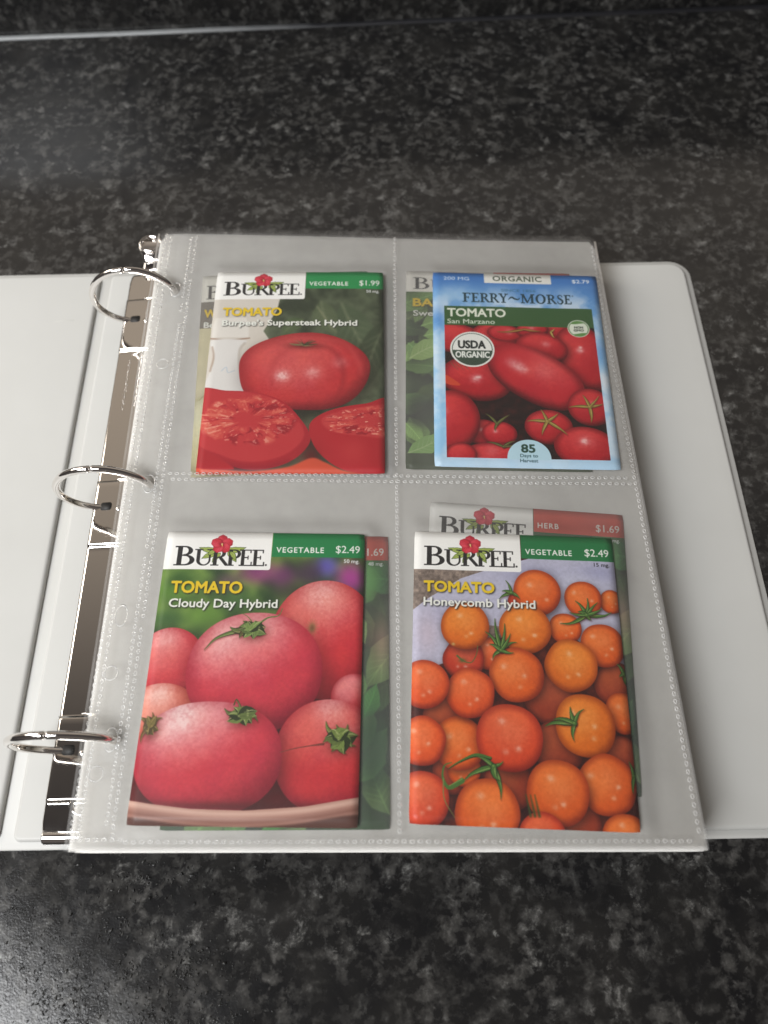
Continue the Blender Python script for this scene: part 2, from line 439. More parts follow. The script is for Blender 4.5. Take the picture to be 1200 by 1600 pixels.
def art_cloudy():
    A = Art(PW, PH, (70, 90, 50), 11)
    n = A.n2[..., None]; g = np.clip((n - .35) * 3, 0, 1)
    A.a = np.array([45, 70, 38]) / 255 * (1 - g) + np.array([120, 150, 70]) / 255 * g
    for x, y, rx, ry, c, al in ((67, 15, 5, 5, (105, 95, 190), .9), (77, 20, 6, 7, (175, 60, 150), .9), (60, 18, 6, 6, (70, 45, 75), .8), (40, 18, 9, 5, (150, 60, 125), .8), (50, 20, 5, 6, (120, 50, 110), .7), (54, 27, 7, 5, (60, 60, 50), .8),
                            (6, 26, 7, 5, (95, 140, 50), .7), (20, 36, 9, 5, (110, 150, 60), .7), (31, 30, 6, 5, (75, 110, 60), .7), (8, 20, 5, 4, (55, 90, 40), .7), (5, 38, 6, 4, (50, 85, 45), .8), (27, 22, 5, 4, (110, 70, 100), .6), (72, 25, 4, 4, (110, 70, 130), .6)):
        A.glow(x, y, rx, ry, c, al, 0, 1.4)
    A.a = blur(A.a, 7)
    A.rect(-5, 60, 90, 120, (96, 24, 26), soft=3)
    base, dark, light = (204, 58, 72), (132, 26, 42), (232, 134, 134)
    A.ball(67.5, 45, 21.5, 24, (204, 52, 60), (140, 28, 38), (228, 116, 106), L=(-.25, -.75, .6), hl=((-.1, -.80, .35, .35), (.1, -.5, .4, .12)), shadow=.3)
    for k in range(16):
        a = k / 16 * 6.28; A.stroke([(62.5 + .8 * math.cos(a), 40.8 + .9 * math.sin(a)), (62.5 + 2.6 * math.cos(a), 40.8 + 3.6 * math.sin(a))], [.4, .1], (170, 150, 90), .5, soft=.2)
    A.glow(62.5, 41, 1.2, 1.8, (110, 85, 50), .8)
    A.ball(7.5, 56, 14, 14.5, (204, 60, 68), (150, 34, 44), (226, 112, 108), hl=((-.2, -.7, .4, .35),), shadow=.3)
    A.ball(80, 68, 9, 9, (205, 50, 58), dark, light, shadow=.2)
    A.ball(7, 78, 16, 14.5, (214, 92, 74), (160, 44, 42), (236, 150, 132), hl=((-.1, -.75, .35, .45),), shadow=.4)
    A.ball(41, 58.5, 26.3, 23.5, base, dark, light, L=(-.35, -.7, .65), exp=2.15, hl=((-.45, -.62, .28, .30), (.05, -.86, .35, .25), (-.55, -.3, .25, .15)), shadow=.55)
    A.ball(71, 89.5, 20, 20.5, (200, 50, 56), dark, (222, 100, 92), L=(-.2, -.7, .65), exp=2.1, hl=((.0, -.85, .3, .35), (.35, -.35, .35, .18)), shadow=.6)
    A.ball(26.6, 90.5, 27.3, 20.2, base, dark, light, L=(-.4, -.7, .6), exp=2.25, hl=((-.42, -.72, .26, .62), (-.62, -.45, .22, .3), (0, -.86, .35, .2)), shadow=.6)
    # dish
    rim = [(-2, 105.6), (8, 107.0), (21.6, 108.4), (41.9, 108.8), (63.4, 107.2), (84, 103.6), (84, 118), (-2, 118)]
    A.glow(40, 107.5, 46, 1.7, (60, 15, 12), .5)
    A.poly(rim, (186, 140, 124), sm=False)
    A.stroke([(-2, 106.6), (21.6, 109.4), (41.9, 109.9), (63.4, 108.4), (84, 104.8)], 1.5, (222, 182, 164), .75, soft=.6)
    A.stroke([(-2, 109.6), (21.6, 112.3), (41.9, 112.8), (63.4, 111.2), (84, 107.6)], 2.0, (120, 74, 62), .6, soft=.9)
    A.poly([(-2, 111.5), (20, 113.6), (42, 114.2), (60, 113), (84, 109.8), (84, 118), (-2, 118)], (78, 48, 42), .85, soft=.5)
    lt, dk, md = (165, 170, 110), (40, 48, 26), (98, 118, 62)
    A.calyx(37.5, 42, [(20.8, 50.2, 2.2, 1.6), (30.0, 41.0, -1.0, 3.0), (44.5, 43.5, .8, 2.6), (42.5, 39.5, -.8, 2.2), (35, 38.5, .6, 2.4), (34, 45.3, .5, 2.6), (40, 45.2, -.4, 2.2)], md, lt, dk, 2.0)
    A.stroke([(40, 41), (44.5, 37.2), (48.8, 36.2), (50.3, 33.1)], [1.0, .6, .4, .3], md)
    A.stroke([(40, 41), (37, 37), (34.3, 35.4)], [.5, .3, .2], md)
    A.calyx(37.5, 75.2, [(31, 72.8, -1, 2.2), (44, 77.5, -1.2, 2.2), (38, 71.8, .6, 2.2), (42.5, 73.5, .9, 1.8), (33.0, 76.5, .5, 2.2), (39.5, 78.6, .5, 2.0), (35.4, 69.8, .5, 1.0)], md, lt, dk, 2.4)
    A.stroke([(69, 85.5), (64, 86.2), (58.5, 87.2), (53.2, 88.6)], [.9, .4, .35, .25], (120, 60, 50))
    A.calyx(74.5, 83.6, [(68.8, 84.8, .6, 2.4), (69.6, 77.2, -1.0, 2.2), (77.8, 78.2, .8, 2.4), (82, 82.3, -.8, 2.6), (77.5, 88.8, 1.0, 2.6), (72, 88.2, -.5, 2.4), (81, 86, .4, 2.2), (73.5, 78.4, .4, 1.8)], (110, 130, 62), (178, 184, 115), dk, 2.4)
    A.calyx(4, 79.4, [(-1, 76.6, .5, 1.8), (8.0, 76.6, -.6, 1.8), (1, 85.5, .9, 1.5), (4, 74.6, .5, 1.4), (6, 81.5, .5, 1.5)], (112, 98, 52), (175, 150, 92), (60, 48, 26), 1.4)
    A.crumple(38.6, 41.8, 6.0, 4.2, 3); A.crumple(37.6, 75.2, 5.8, 4.0, 5, (112, 128, 66)); A.crumple(75.0, 83.4, 6.2, 5.4, 8, (116, 134, 66)); A.crumple(3.8, 79.6, 3.4, 4.2, 2, (112, 98, 52), (176, 150, 92), (60, 48, 26), 7)
    A.stroke([(34.5, 71.5), (35.2, 69.4), (36.2, 70.4)], [.5, .4, .3], (70, 80, 40))
    brand_head(A, (36, 128, 72), "VEGETABLE", 65.6, "$2.49", "50 mg.", boxh=16.8)
    A.text("TOMATO", 4.6, 33.2, 26.8, 4.7, YEL, bold=.03, shadow=.75)
    A.text("Cloudy Day Hybrid", 4.5, 48.0, 32.9, 3.4, WHT, bold=.022, shadow=.8)
    return A

def art_honey():
    A = Art(PW, PH, (96, 30, 22), 12)
    d = np.clip((A.n1[..., None] - .35) * 2.2, 0, 1)
    A.a = np.array([62, 18, 16]) / 255 * (1 - d) + np.array([118, 46, 30]) / 255 * d
    wood = np.clip((fbm(A.H, A.W, 10, 4, A.r)[..., None] - .3) * 2, 0, 1)
    w = A.win(0, 0, 40, 45)
    A.a[w] = (np.array([105, 92, 84]) / 255 * (1 - wood) + np.array([160, 142, 128]) / 255 * wood)[w]
    A.poly([(-3, 37), (6, 29.5), (19.3, 20.5), (32.5, 15.5), (50, 10), (90, 6), (90, 60), (60, 42), (30, 40), (12, 56), (-3, 62)], (188, 186, 205), sm=False)
    for x, y, rx, ry, c, al in ((48, 18, 12, 4, (150, 150, 180), .6), (76, 16, 10, 4, (150, 150, 185), .6), (6, 44, 5, 9, (205, 185, 195), .6), (66, 20, 9, 4, (200, 200, 215), .5), (12, 36, 5, 5, (170, 165, 190), .5)):
        A.glow(x, y, rx, ry, c, al)
    w = A.win(0, 10, 82, 60)
    A.a[w] = np.clip(A.a[w] * (1 + (A.n3[w][..., None] - .5) * .12), 0, 1)
    oranges = [(60.4, 40.2, 6.4, 1), (29.7, 51.5, 6.5, 0), (20, 54, 8.2, 2), (52.6, 68, 10, 3), (13, 77, 9, 3), (54.6, 86, 9.5, 3), (36, 100, 9, 3), (79, 62, 9, 3), (60, 112, 9, 3), (16, 96, 8, 3), (44, 30, 6, 2), (78, 88, 7, 3),
               (79.9, 28.3, 5, 1), (68.4, 27.6, 7.6, 1), (49.9, 25.5, 9.7, 1), (20.7, 40.5, 9.8, 4), (44.5, 40.8, 10.3, 4), (74.6, 46.6, 8.9, 1), (61.7, 55.0, 10.2, 4), (19.9, 95.2, 6, 1), (18.0, 85.8, 9.7, 1), (40.5, 59.4, 10.8, 1), (22.4, 67.1, 9.4, 0),
               (5.0, 64.3, 9.4, 0), (4.2, 85.4, 9.0, 0), (80.6, 72.5, 7.5, 1), (65.5, 77.6, 11.6, 4), (72.0, 98.5, 10.8, 1), (36.8, 83.1, 12.7, 5), (4.5, 106, 10.2, 5), (28.0, 109.6, 11.8, 1), (53.7, 101.9, 11.6, 1), (47.5, 117.5, 9, 5), (77, 117.0, 9, 1)]
    pal = {0: ((222, 82, 32), (126, 32, 16), (234, 108, 54)), 1: ((222, 92, 30), (126, 38, 16), (236, 118, 50)), 2: ((190, 54, 30), (96, 24, 16), (212, 80, 48)),
           3: ((150, 56, 32), (86, 26, 18), (172, 78, 46)), 4: ((222, 108, 28), (134, 50, 12), (236, 134, 48)), 5: ((216, 70, 34), (124, 28, 18), (230, 100, 58))}
    r = random.Random(5)
    for x, y, q, p in oranges:
        b, dk, lt = pal[p]
        hl = () if p == 3 else ((-.28 + r.uniform(-.1, .1), -.42 + r.uniform(-.1, .1), .12, .34), (.32 + r.uniform(-.1, .1), .22 + r.uniform(-.1, .1), .09, .42), (-.05 + r.uniform(-.15, .15), .45, .09, .30), (.15, -.1, .5, .08))
        A.ball(x, y, q * r.uniform(.97, 1.0), q * r.uniform(.97, 1.03), b, dk, lt, L=(-.3, -.5, .8), hl=hl, shadow=.8, rim=.55, grain=.07, rot=r.uniform(-.5, .5), exp=r.uniform(1.95, 2.15), lobes=(r.uniform(.006, .02), r.choice([3, 4, 5]), r.uniform(0, 6)))
    gr, lt, dk = (72, 110, 48), (140, 165, 90), (28, 48, 22)
    cal = lambda *a: A.calyx(*a, gr, lt, dk, 1.0)
    cal(34.7, 50.0, [(28.7, 42.6, .6, 1.6), (32.6, 37.1, -.5, 1.5), (36.4, 39.1, .4, 1.4), (40.9, 46.6, -.8, 1.5), (31.3, 53.4, .6, 1.4), (30.2, 47.6, .4, 1.6), (38.6, 43.2, .3, 1.4), (39.5, 50.8, .4, 1.3)])
    cal(69.4, 34.3, [(58.5, 38.1, -1.2, 1.5), (65.2, 28.4, .5, 1.4), (70.1, 27.1, .4, 1.3), (79.4, 32.8, 1.0, 1.5), (74.2, 28.8, -.3, 1.2), (66, 33, .4, 1.8), (75.5, 31.5, .3, 1.4), (71, 36.3, .3, 1.4), (62.6, 33.4, -.4, 1.2)])
    cal(61.4, 77.0, [(50.3, 78.3, .9, 2.2), (60.2, 70.9, -.3, 1.6), (65.4, 71.6, -.8, 1.3), (60.8, 83.4, .6, 1.5), (53.5, 75.8, .8, 1.6)])
    A.stroke([(29.5, 90.8), (24, 90.0), (18, 92.6), (14.2, 95.0)], [1.2, 1.4, .7, .3], dk); A.stroke([(29.5, 90.6), (24, 89.8), (18, 92.4), (14.2, 94.8)], [.8, 1.0, .5, .2], gr)
    cal(30.6, 93.6, [(32.9, 104.8, -.8, 1.8), (19.5, 99.0, .9, 1.9), (24.5, 90.2, .5, 1.6), (34.2, 91.8, .3, 1.2), (32.6, 98.4, .9, 2.2)])
    A.stroke([(19, 99.0), (14.2, 101.5), (12.0, 98), (12.6, 94), (15.2, 92.8)], [2.0, 1.4, .8, .5, .3], gr); A.stroke([(19, 98.4), (14.4, 100.9)], [.5, .3], lt, .6)
    A.stroke([(12.2, 98.5), (12.6, 105.5), (16.3, 111.5)], [.5, .35, .2], (120, 130, 70), .9)
    cal(39.6, 26.0, [(34.6, 28.8, .4, 1.3), (37.4, 20.8, .4, 1.0), (42.8, 28.4, -.3, 1.2), (35.8, 25.4, .3, 1.2)])
    A.stroke([(17.5, 52.8), (20, 54.8), (23, 55.2), (25, 52.0), (25.6, 48.5)], [.8, .5, .4, .35, .3], (90, 100, 50))
    A.glow(19.5, 54.6, 1.4, .9, (80, 95, 45), .8); A.glow(16, 48.2, .7, .6, (200, 180, 120), .8)
    cal(82.0, 57.5, [(79.6, 53.6, .4, 1.4), (83, 62.5, .3, 1.4), (80.2, 58.6, .2, 1.2)])
    cal(82.0, 95, [(80.6, 90, .2, 1.2), (81, 101, .2, 1.3)])
    for x in (42.0, 43.6, 45.2): A.stroke([(x, 103), (x + 1.4, 110)], [.4, 1.0], (60, 80, 36), .8, soft=.3)
    brand_head(A, (36, 118, 66), "VEGETABLE", 65.2, "$2.49", "15 mg.", (45, 45, 50), boxh=17.0)
    A.text("TOMATO", 4.3, 32.6, 26.4, 4.3, YEL, bold=.03, shadow=.75)
    A.text("Honeycomb Hybrid", 4.2, 48.9, 32.4, 3.3, WHT, bold=.022, shadow=.8)
    return A

def art_super():
    A = Art(PW, PH, (70, 82, 60), 13)
    d = np.clip((A.n2[..., None] - .3) * 2.2, 0, 1)
    A.a = np.array([52, 60, 44]) / 255 * (1 - d) + np.array([98, 108, 82]) / 255 * d
    for q in ((62, 20, 82, 62, 9, (78, 92, 66)), (52, 19, 60, 40, 6, (88, 100, 70)), (84, 30, 72, 74, 7, (60, 70, 50)), (44, 30, 34, 40, 4, (74, 92, 56))):
        A.leaf(q[0], q[1], q[2], q[3], q[4], q[5], (130, 135, 105), bend=1.5, soft=.4, alpha=.8)
    A.stroke([(50, 22), (56, 32), (60, 38)], [.5, .4, .2], (180, 175, 140), .7, soft=.3)
    A.a = blur(A.a, 3)
    # pale cloth and white shaker
    A.poly([(-2, 10), (33, 10), (31, 24), (27, 33), (25, 37), (28, 42), (28, 76), (-2, 76)], (214, 206, 194), sm=False, soft=.3)
    A.glow(24, 56, 5, 16, (196, 186, 172), .7)
    A.poly([(1.6, 29.0), (16.4, 29.0), (18.0, 36), (18.2, 40.6), (.6, 40.6), (.6, 34)], (226, 220, 210), sm=False, soft=.15)
    A.stroke([(0, 41.2), (9, 42.4), (18.6, 41.2)], [.8, 1.0, .7], (150, 118, 96), .85, soft=.3)
    A.poly([(.2, 43.4), (4, 41.8), (14, 42.0), (17.6, 43.2), (15.2, 46.5), (15.2, 56), (17.5, 64), (18.5, 74), (.0, 74), (1.6, 60), (3, 54)], (224, 220, 214), soft=.15)
    A.stroke([(16.6, 44), (14.6, 48), (15, 57), (17.6, 68)], 1.0, (178, 166, 152), .7, soft=.6)
    A.stroke([(1.4, 46.2), (2.6, 52), (1.6, 60)], .8, (150, 120, 100), .6, soft=.4)
    A.stroke([(7, 60), (9, 58), (10, 61), (13, 60)], .3, (150, 175, 200), .6, soft=.3)
    base, dark, light = (190, 46, 50), (100, 18, 24), (208, 80, 78)
    A.ball(45.2, 60.2, 30.4, 21.8, base, dark, light, L=(-.3, -.5, .8), exp=2.25, hl=((-.33, .13, .11, .62), (.14, .04, .11, .38), (.55, -.22, .10, .25), (-.05, .2, .4, .08)), shadow=.5, lobes=(.018, 5, 1.0))
    A.stroke([(44, 46), (56, 47), (62, 54), (63.5, 66), (60, 76)], [.6, 2.2, 2.6, 2, .5], (130, 26, 32), .38, soft=1.3)
    A.stroke([(52, 41), (64, 44), (70, 54), (72, 62)], [.6, 2, 2, .5], (226, 100, 96), .3, soft=1.5)
    A.stroke([(40, 46), (33, 52), (30, 60), (31, 70)], [.5, 2, 2, .5], (150, 32, 38), .22, soft=1.6)
    A.glow(44.5, 45.6, 7.5, 2.0, (90, 26, 24), .8)
    r = random.Random(3)
    for k in range(26):
        a = r.uniform(0, 6.28); A.stroke([(44.5, 45.4), (44.5 + 6.6 * math.cos(a), 45 + 2.2 * math.sin(a) - .8)], [.5, .15], r.choice([(88, 92, 56), (52, 56, 36), (130, 120, 80)]), .8, soft=.15)
    # halves and slices
    def cut(outline, cx, cy, rx, ry, skin):
        A.poly(outline, skin)
        w, m = A.poly([(lerp(cx, x, .93), lerp(cy, y, .90) - .8) for x, y in outline], (186, 48, 54))
    A.glow(24, 98, 30, 14, (70, 14, 14), .6, 0, 2)
    L1 = [(-3, 71.2), (10, 71.2), (24, 72.4), (36, 77), (45, 87), (49.5, 97), (44, 106), (34, 111), (22, 112), (10, 108), (-3, 99)]
    A.poly(L1, (168, 32, 42)); A.poly([(x * .93 + .5, y * .90 + 7.4) for x, y in L1], (188, 50, 54), soft=.6)
    def flesh(w, m, cx, cy, rx, ry, seed):
        """wet cut flesh: pale irregular walls, dark gel pockets and seeds, drawn in polar noise"""
        q = np.random.default_rng(seed)
        X, Y = (A.X[w] - cx) / rx, (A.Y[w] - cy) / ry
        rho = np.hypot(X, Y) + (A.n1[w] - .5) * .35; th = (np.arctan2(Y, X) + math.pi) / (2 * math.pi)
        P1 = fbm(300, 900, 46, 4, q); P2 = fbm(300, 900, 18, 3, q)
        ii = np.clip(rho * 150, 0, 299).astype(int); jj = np.clip(th * 899, 0, 899).astype(int)
        a_, b_ = P1[ii, jj], P2[ii, jj]
        band = smooth((rho - .22) / .2) * smooth((1.02 - rho) / .2)
        A.mix(w, m * band * smooth((a_ - .46) / .12) * .6, (212, 86, 72))
        A.mix(w, m * band * smooth((a_ * .6 + b_ * .4 - .54) / .08) * .5, (226, 128, 104))
        A.mix(w, m * band * smooth((.42 - a_) / .08) * .7, (138, 20, 32))
        A.mix(w, m * smooth((b_ - .66) / .06) * band * .4, (244, 190, 164))
    wL, mL = A.poly([(x * .93 + .5, y * .90 + 7.4) for x, y in L1], (188, 50, 54), .3, soft=.6)
    flesh(wL, mL, 21, 87, 24, 13.5, 3)
    for k in range(46):
        a = r.uniform(0, 6.28); q = r.uniform(.55, .95); x, y = 21 + 22 * q * math.cos(a), 87 + 12.4 * q * math.sin(a)
        A.stroke([(x, y), (x + .9 * math.cos(a), y + .6 * math.sin(a))], [.55, .3], (232, 160, 130), r.uniform(.25, .6), soft=.12)
    A.stroke([(-2, 104), (12, 110), (28, 111.5), (40, 108)], [3, 3.5, 3, 1], (128, 20, 36), .55, soft=1.4)
    L2 = [(86, 77), (74, 78.2), (60, 81), (51, 86), (48.6, 92), (52, 102), (60, 110), (70, 114), (86, 116)]
    A.poly(L2, (176, 34, 42)); A.poly([(86, 79), (74, 80), (60, 83), (54, 87), (58, 92.5), (70, 95), (86, 95)], (190, 54, 56), soft=.5)
    wR, mR = A.poly([(86, 79), (74, 80), (60, 83), (54, 87), (58, 92.5), (70, 95), (86, 95)], (190, 54, 56), .3, soft=.5)
    flesh(wR, mR, 76, 87.5, 21, 8.5, 8)
    for k in range(18):
        x, y = r.uniform(58, 82), r.uniform(82.5, 93); A.stroke([(x, y), (x + 1.0, y - .2)], [.5, .25], (242, 190, 160), .7, soft=.12)
    A.glow(69, 103, 6, 6, (205, 70, 66), .35); A.glow(50, 106, 4, 5, (110, 16, 20), .6)
    A.poly([(-3, 109.0), (8, 111.5), (24, 112.8), (40, 110.8), (50, 106.5), (56, 108.5), (66, 113), (90, 117), (90, 120), (-3, 120)], (204, 78, 52), soft=.5)
    A.poly([(-3, 98), (4, 103), (12, 108), (16, 112), (-3, 110)], (170, 32, 40), soft=.3)
    brand_head(A, (42, 142, 78), "VEGETABLE", 65.0, "$1.99", "50 mg.", boxh=17.6)
    A.text("TOMATO", 4.9, 33.0, 27.6, 4.6, YEL, bold=.03, shadow=.5)
    A.text("Burpee's Supersteak Hybrid", 5.0, 69.6, 33.6, 3.2, WHT, bold=.026, shadow=.7)
    return A

def art_marzano():
    A = Art(PW, PH, (140, 185, 222), 14)
    t = np.clip(A.Y / 40, 0, 1)[..., None]
    A.a = np.array([62, 118, 190]) / 255 * (1 - t) + np.array([150, 198, 232]) / 255 * t
    cl = np.clip((fbm(A.H, A.W, 90, 5, A.r)[..., None] - .42) * 4, 0, 1) * np.clip((A.Y[..., None] - 6) / 14, 0, 1)
    A.a = A.a * (1 - cl * .75) + np.array([226, 236, 244]) / 255 * cl * .75
    A.glow(80, 66, 3, 8, (244, 246, 248), .8); A.glow(2, 30, 4, 8, (70, 130, 200), .6); A.glow(80, 48, 3, 8, (90, 150, 215), .6); A.glow(12, 15, 18, 5, (170, 208, 236), .6)
    b = A.win(0, 106, 82.5, 114.3); A.mix(b, np.clip((A.Y[b] - 106) / 5, 0, 1) * .8, (190, 218, 238))
    # picture
    Bx0, By0, Bx1, By1 = 5.5, 34.0, 78.2, 109.4
    P = Art(PW, PH, (40, 18, 16), 15)
    d = np.clip((P.n1[..., None] - .4) * 2, 0, 1); P.a = np.array([30, 14, 14]) / 255 * (1 - d) + np.array([70, 28, 24]) / 255 * d
    base, dark, light = (176, 28, 38), (74, 8, 16), (206, 56, 58)
    T = lambda x, y, rx, ry, rot, hl=(), b=base, e=2.0, sh=.75: P.ball(x, y, rx, ry, b, dark, light, rot=rot, hl=hl, shadow=sh, exp=e, L=(-.3, -.55, .75), rim=.5)
    T(10, 42, 16, 9, .2); T(60, 36, 14, 7, 0); T(30, 40, 12, 8, 0, sh=.3); T(22, 96, 8, 7, 0, ((-.1, -.2, .14, .5),))
    T(35, 38.5, 9, 5, .1, ((.2, -.2, .2, .3),)); T(48, 36, 8, 4.5, -.1, ((0, -.3, .2, .3),))
    T(72, 52, 13.5, 20, -.28, ((-.05, -.22, .13, .55), (0, -.3, .07, .7)))
    T(52, 47, 12.5, 9.5, .25, ((.1, -.3, .16, .3),))
    T(20, 66, 17, 12.5, .25, ((-.02, .02, .13, .5), (.05, -.1, .08, .6)))
    T(7, 90, 14, 17, .1, ((-.2, -.3, .14, .3),))
    P.ball(48, 64, 25, 14.5, (190, 34, 44), dark, (214, 70, 70), rot=.62, hl=((-.55, -.05, .12, .55), (-.40, -.02, .12, .55), (-.28, .0, .10, .35), (.05, -.35, .2, .12)), shadow=.8, exp=2.2, L=(-.2, -.6, .75), rim=.5)
    P.glow(37, 50, 11, 8, (188, 34, 44), .55, .3, 2)
    T(72, 81, 10.5, 10.5, 0, ((.1, -.2, .15, .2),)); T(29.5, 96.5, 8, 6.6, .1, ((-.25, -.15, .13, .55),)); T(52, 92.5, 11, 9.5, .1, ((-.45, -.3, .12, .4),)); T(68, 103, 14.5, 11, .1, ((-.05, -.28, .12, .6), (.0, -.3, .3, .15)))
    T(26, 110, 16, 8.5, .0, ((0, -.5, .2, .15),)); T(12, 108, 7, 6, 0)
    gr, lt, dk = (150, 128, 62), (206, 180, 104), (70, 60, 28)
    P.calyx(51.5, 89.4, [(42.2, 89.4, .4, 1.6), (49, 82.8, .2, 1.4), (56.8, 85, .2, 1.5), (60, 96.5, -.4, 1.6), (48.5, 96.8, .3, 1.5)], gr, lt, dk, 1.2)
    P.calyx(71.6, 80.8, [(62, 81.2, .4, 1.5), (69.0, 74.2, .2, 1.4), (77.8, 79, .2, 1.4), (71.4, 89.5, -.4, 1.6), (76.5, 74.5, .2, 1.0)], gr, lt, dk, 1.1)
    P.calyx(28.6, 91.2, [(23.5, 85.6, .4, 1.2), (34.7, 86.2, -.3, 1.4), (27.5, 95, .3, 1.2)], (90, 92, 48), (140, 140, 80), (40, 42, 24), .9)
    P.calyx(44, 35.8, [(31, 37.6, -.6, 1.2), (52, 36.6, .3, 1.2)], (150, 100, 50), (200, 150, 80), dk, .6)
    P.calyx(57, 37, [(59, 35, 0, 1), (58.5, 40.5, .3, 1.2)], (180, 150, 80), (220, 190, 110), dk, .5)
    P.calyx(31, 103.5, [(23.5, 101.2, .5, 1.2), (36.5, 100.6, -.5, 1.4), (43, 101.5, .4, 1)], (84, 84, 44), (140, 130, 80), (40, 36, 20), .8)
    P.poly([(5, 64), (8.5, 66), (12.5, 70), (6, 69.2)], (206, 70, 44))
    for k in range(14): P.stroke([(8 + k * .6, 56 + (k % 3)), (9.5 + k * .7, 59.5 + (k % 4) * .6)], [.3, .15], (120, 84, 60), .7, soft=.15)
    w = A.win(Bx0, By0, Bx1, By1); A.a[w] = P.a[w]
    A.rect(Bx0, 22.0, Bx1, 34.0, (58, 92, 52))
    A.rect(25.8, -3, 59.4, 6.5, (236, 234, 226), r=.4)
    A.text("ORGANIC", 30.2, 54.6, 4.9, 3.4, (84, 96, 78), bold=.02, spacing=1.1)
    A.text("200 MG", 5.4, 18.2, 5.0, 2.2, (205, 222, 240), bold=.012)
    A.text("$2.79", 70.0, 78.6, 5.3, 2.3, (225, 234, 244), bold=.016)
    A.text("SINCE 1856", 34.1, 51.2, 12.0, 1.7, (70, 120, 150), bold=.01)
    ink = (36, 62, 70)
    xs = [(14.8, 19.4, 'F'), (19.9, 24.4, 'E'), (25.0, 30.4, 'R'), (30.6, 35.9, 'R'), (35.8, 41.2, 'Y')]
    for x0, x1, c in xs: A.serif(c, x0 - 4.0 + (x0 - 14.8) * -.155 + 4.0 - .0, x0 - 4.0 + (x0 - 14.8) * -.155 + 4.0 + (x1 - x0) * .86, 19.2, 5.8, ink, bold=.018, slab=.07)
    A.stroke([(37.4, 17.0), (39.0, 15.6), (40.6, 16.6), (42.2, 16.9), (43.0, 15.9)], [.4, 1.0, 1.1, .8, .3], ink)
    for x0, x1, c in [(43.6, 50.3, 'M'), (50.9, 55.9, 'O'), (56.5, 61.2, 'R'), (61.5, 64.7, 'S'), (65.1, 68.6, 'E')]: A.serif(c, x0, x1, 19.2, 5.8, ink, bold=.018, slab=.07)
    A.rect(69.0, 13.6, 69.7, 14.3, ink, r=.3)
    A.text("TOMATO", 7.1, 35.4, 28.4, 4.8, (228, 232, 214), bold=.022)
    A.text("San Marzano", 7.0, 30.0, 32.9, 2.7, (218, 226, 206), bold=.006)
    # round organic seal
    cx, cy, R = 18.6, 48.6, 10.6
    w = A.win(cx - 12, cy - 12, cx + 12, cy + 12); X, Y = A.X[w] - cx, A.Y[w] - cy; q = np.hypot(X, Y)
    aa = lambda d: np.clip(.5 - d / .14, 0, 1)
    A.mix(w, aa(q - R), (232, 232, 224)); A.mix(w, aa(q - R + .9), (58, 76, 62)); A.mix(w, aa(q - R + 1.25) * (Y < .4), (234, 234, 226)); A.mix(w, aa(q - R + 1.25) * (np.abs(Y - .4) < .2), (234, 234, 226))
    A.text("USDA", 12.0, 24.9, 48.0, 4.4, (34, 40, 38), bold=.03)
    A.text("ORGANIC", 10.6, 26.7, 53.6, 3.5, (232, 234, 226), bold=.026)
    # small green badge
    cx, cy = 70.6, 34.6
    w = A.win(cx - 7, cy - 7, cx + 7, cy + 7); q = np.hypot(A.X[w] - cx, A.Y[w] - cy)
    A.mix(w, aa(q - 5.3), (222, 228, 210)); A.mix(w, aa(np.abs(q - 4.7) - .22), (84, 130, 70))
    A.leaf(67.0, 31.6, 73.6, 31.2, .8, (104, 150, 80), (70, 110, 56), bend=-.5); A.leaf(74.4, 37.4, 67.6, 38.2, .8, (104, 150, 80), (70, 110, 56), bend=-.5)
    A.text("NON", 68.6, 72.8, 34.5, 1.3, (50, 60, 50), bold=.03); A.text("GMO", 68.2, 73.0, 36.3, 1.3, (50, 60, 50), bold=.03)
    # harvest dial
    cx, cy, R = 42.2, 109.4, 9.8
    w = A.win(cx - 11, cy - 11, cx + 11, 110); q = np.hypot(A.X[w] - cx, A.Y[w] - cy); A.mix(w, aa(q - R), (186, 218, 230))
    A.text("85", 38.9, 44.9, 106.2, 4.0, (40, 72, 60), bold=.03)
    A.text("Days to", 38.2, 46.0, 108.7, 1.6, (50, 84, 90), bold=.014); A.text("Harvest", 38.1, 46.0, 111.2, 1.6, (50, 84, 90), bold=.014)
    return A

def art_herb(seed):
    A = Art(PW, PH, (60, 110, 60), seed)
    leafy(A, [(70, 130, 60), (104, 156, 80), (50, 104, 52), (134, 176, 100)], seed, n=60, size=22, dark=(44, 84, 40), soft=.3)
    A.glow(80, 45, 6, 12, (196, 150, 130), .7); A.glow(76, 86, 8, 14, (24, 74, 34), .85, 0, 2); A.glow(74, 20, 5, 9, (110, 176, 90), .8, 0, 2)
    brand_head(A, (204, 82, 66), "HERB", 54.8, "$1.69", "48 mg.", boxh=16.8)
    return A

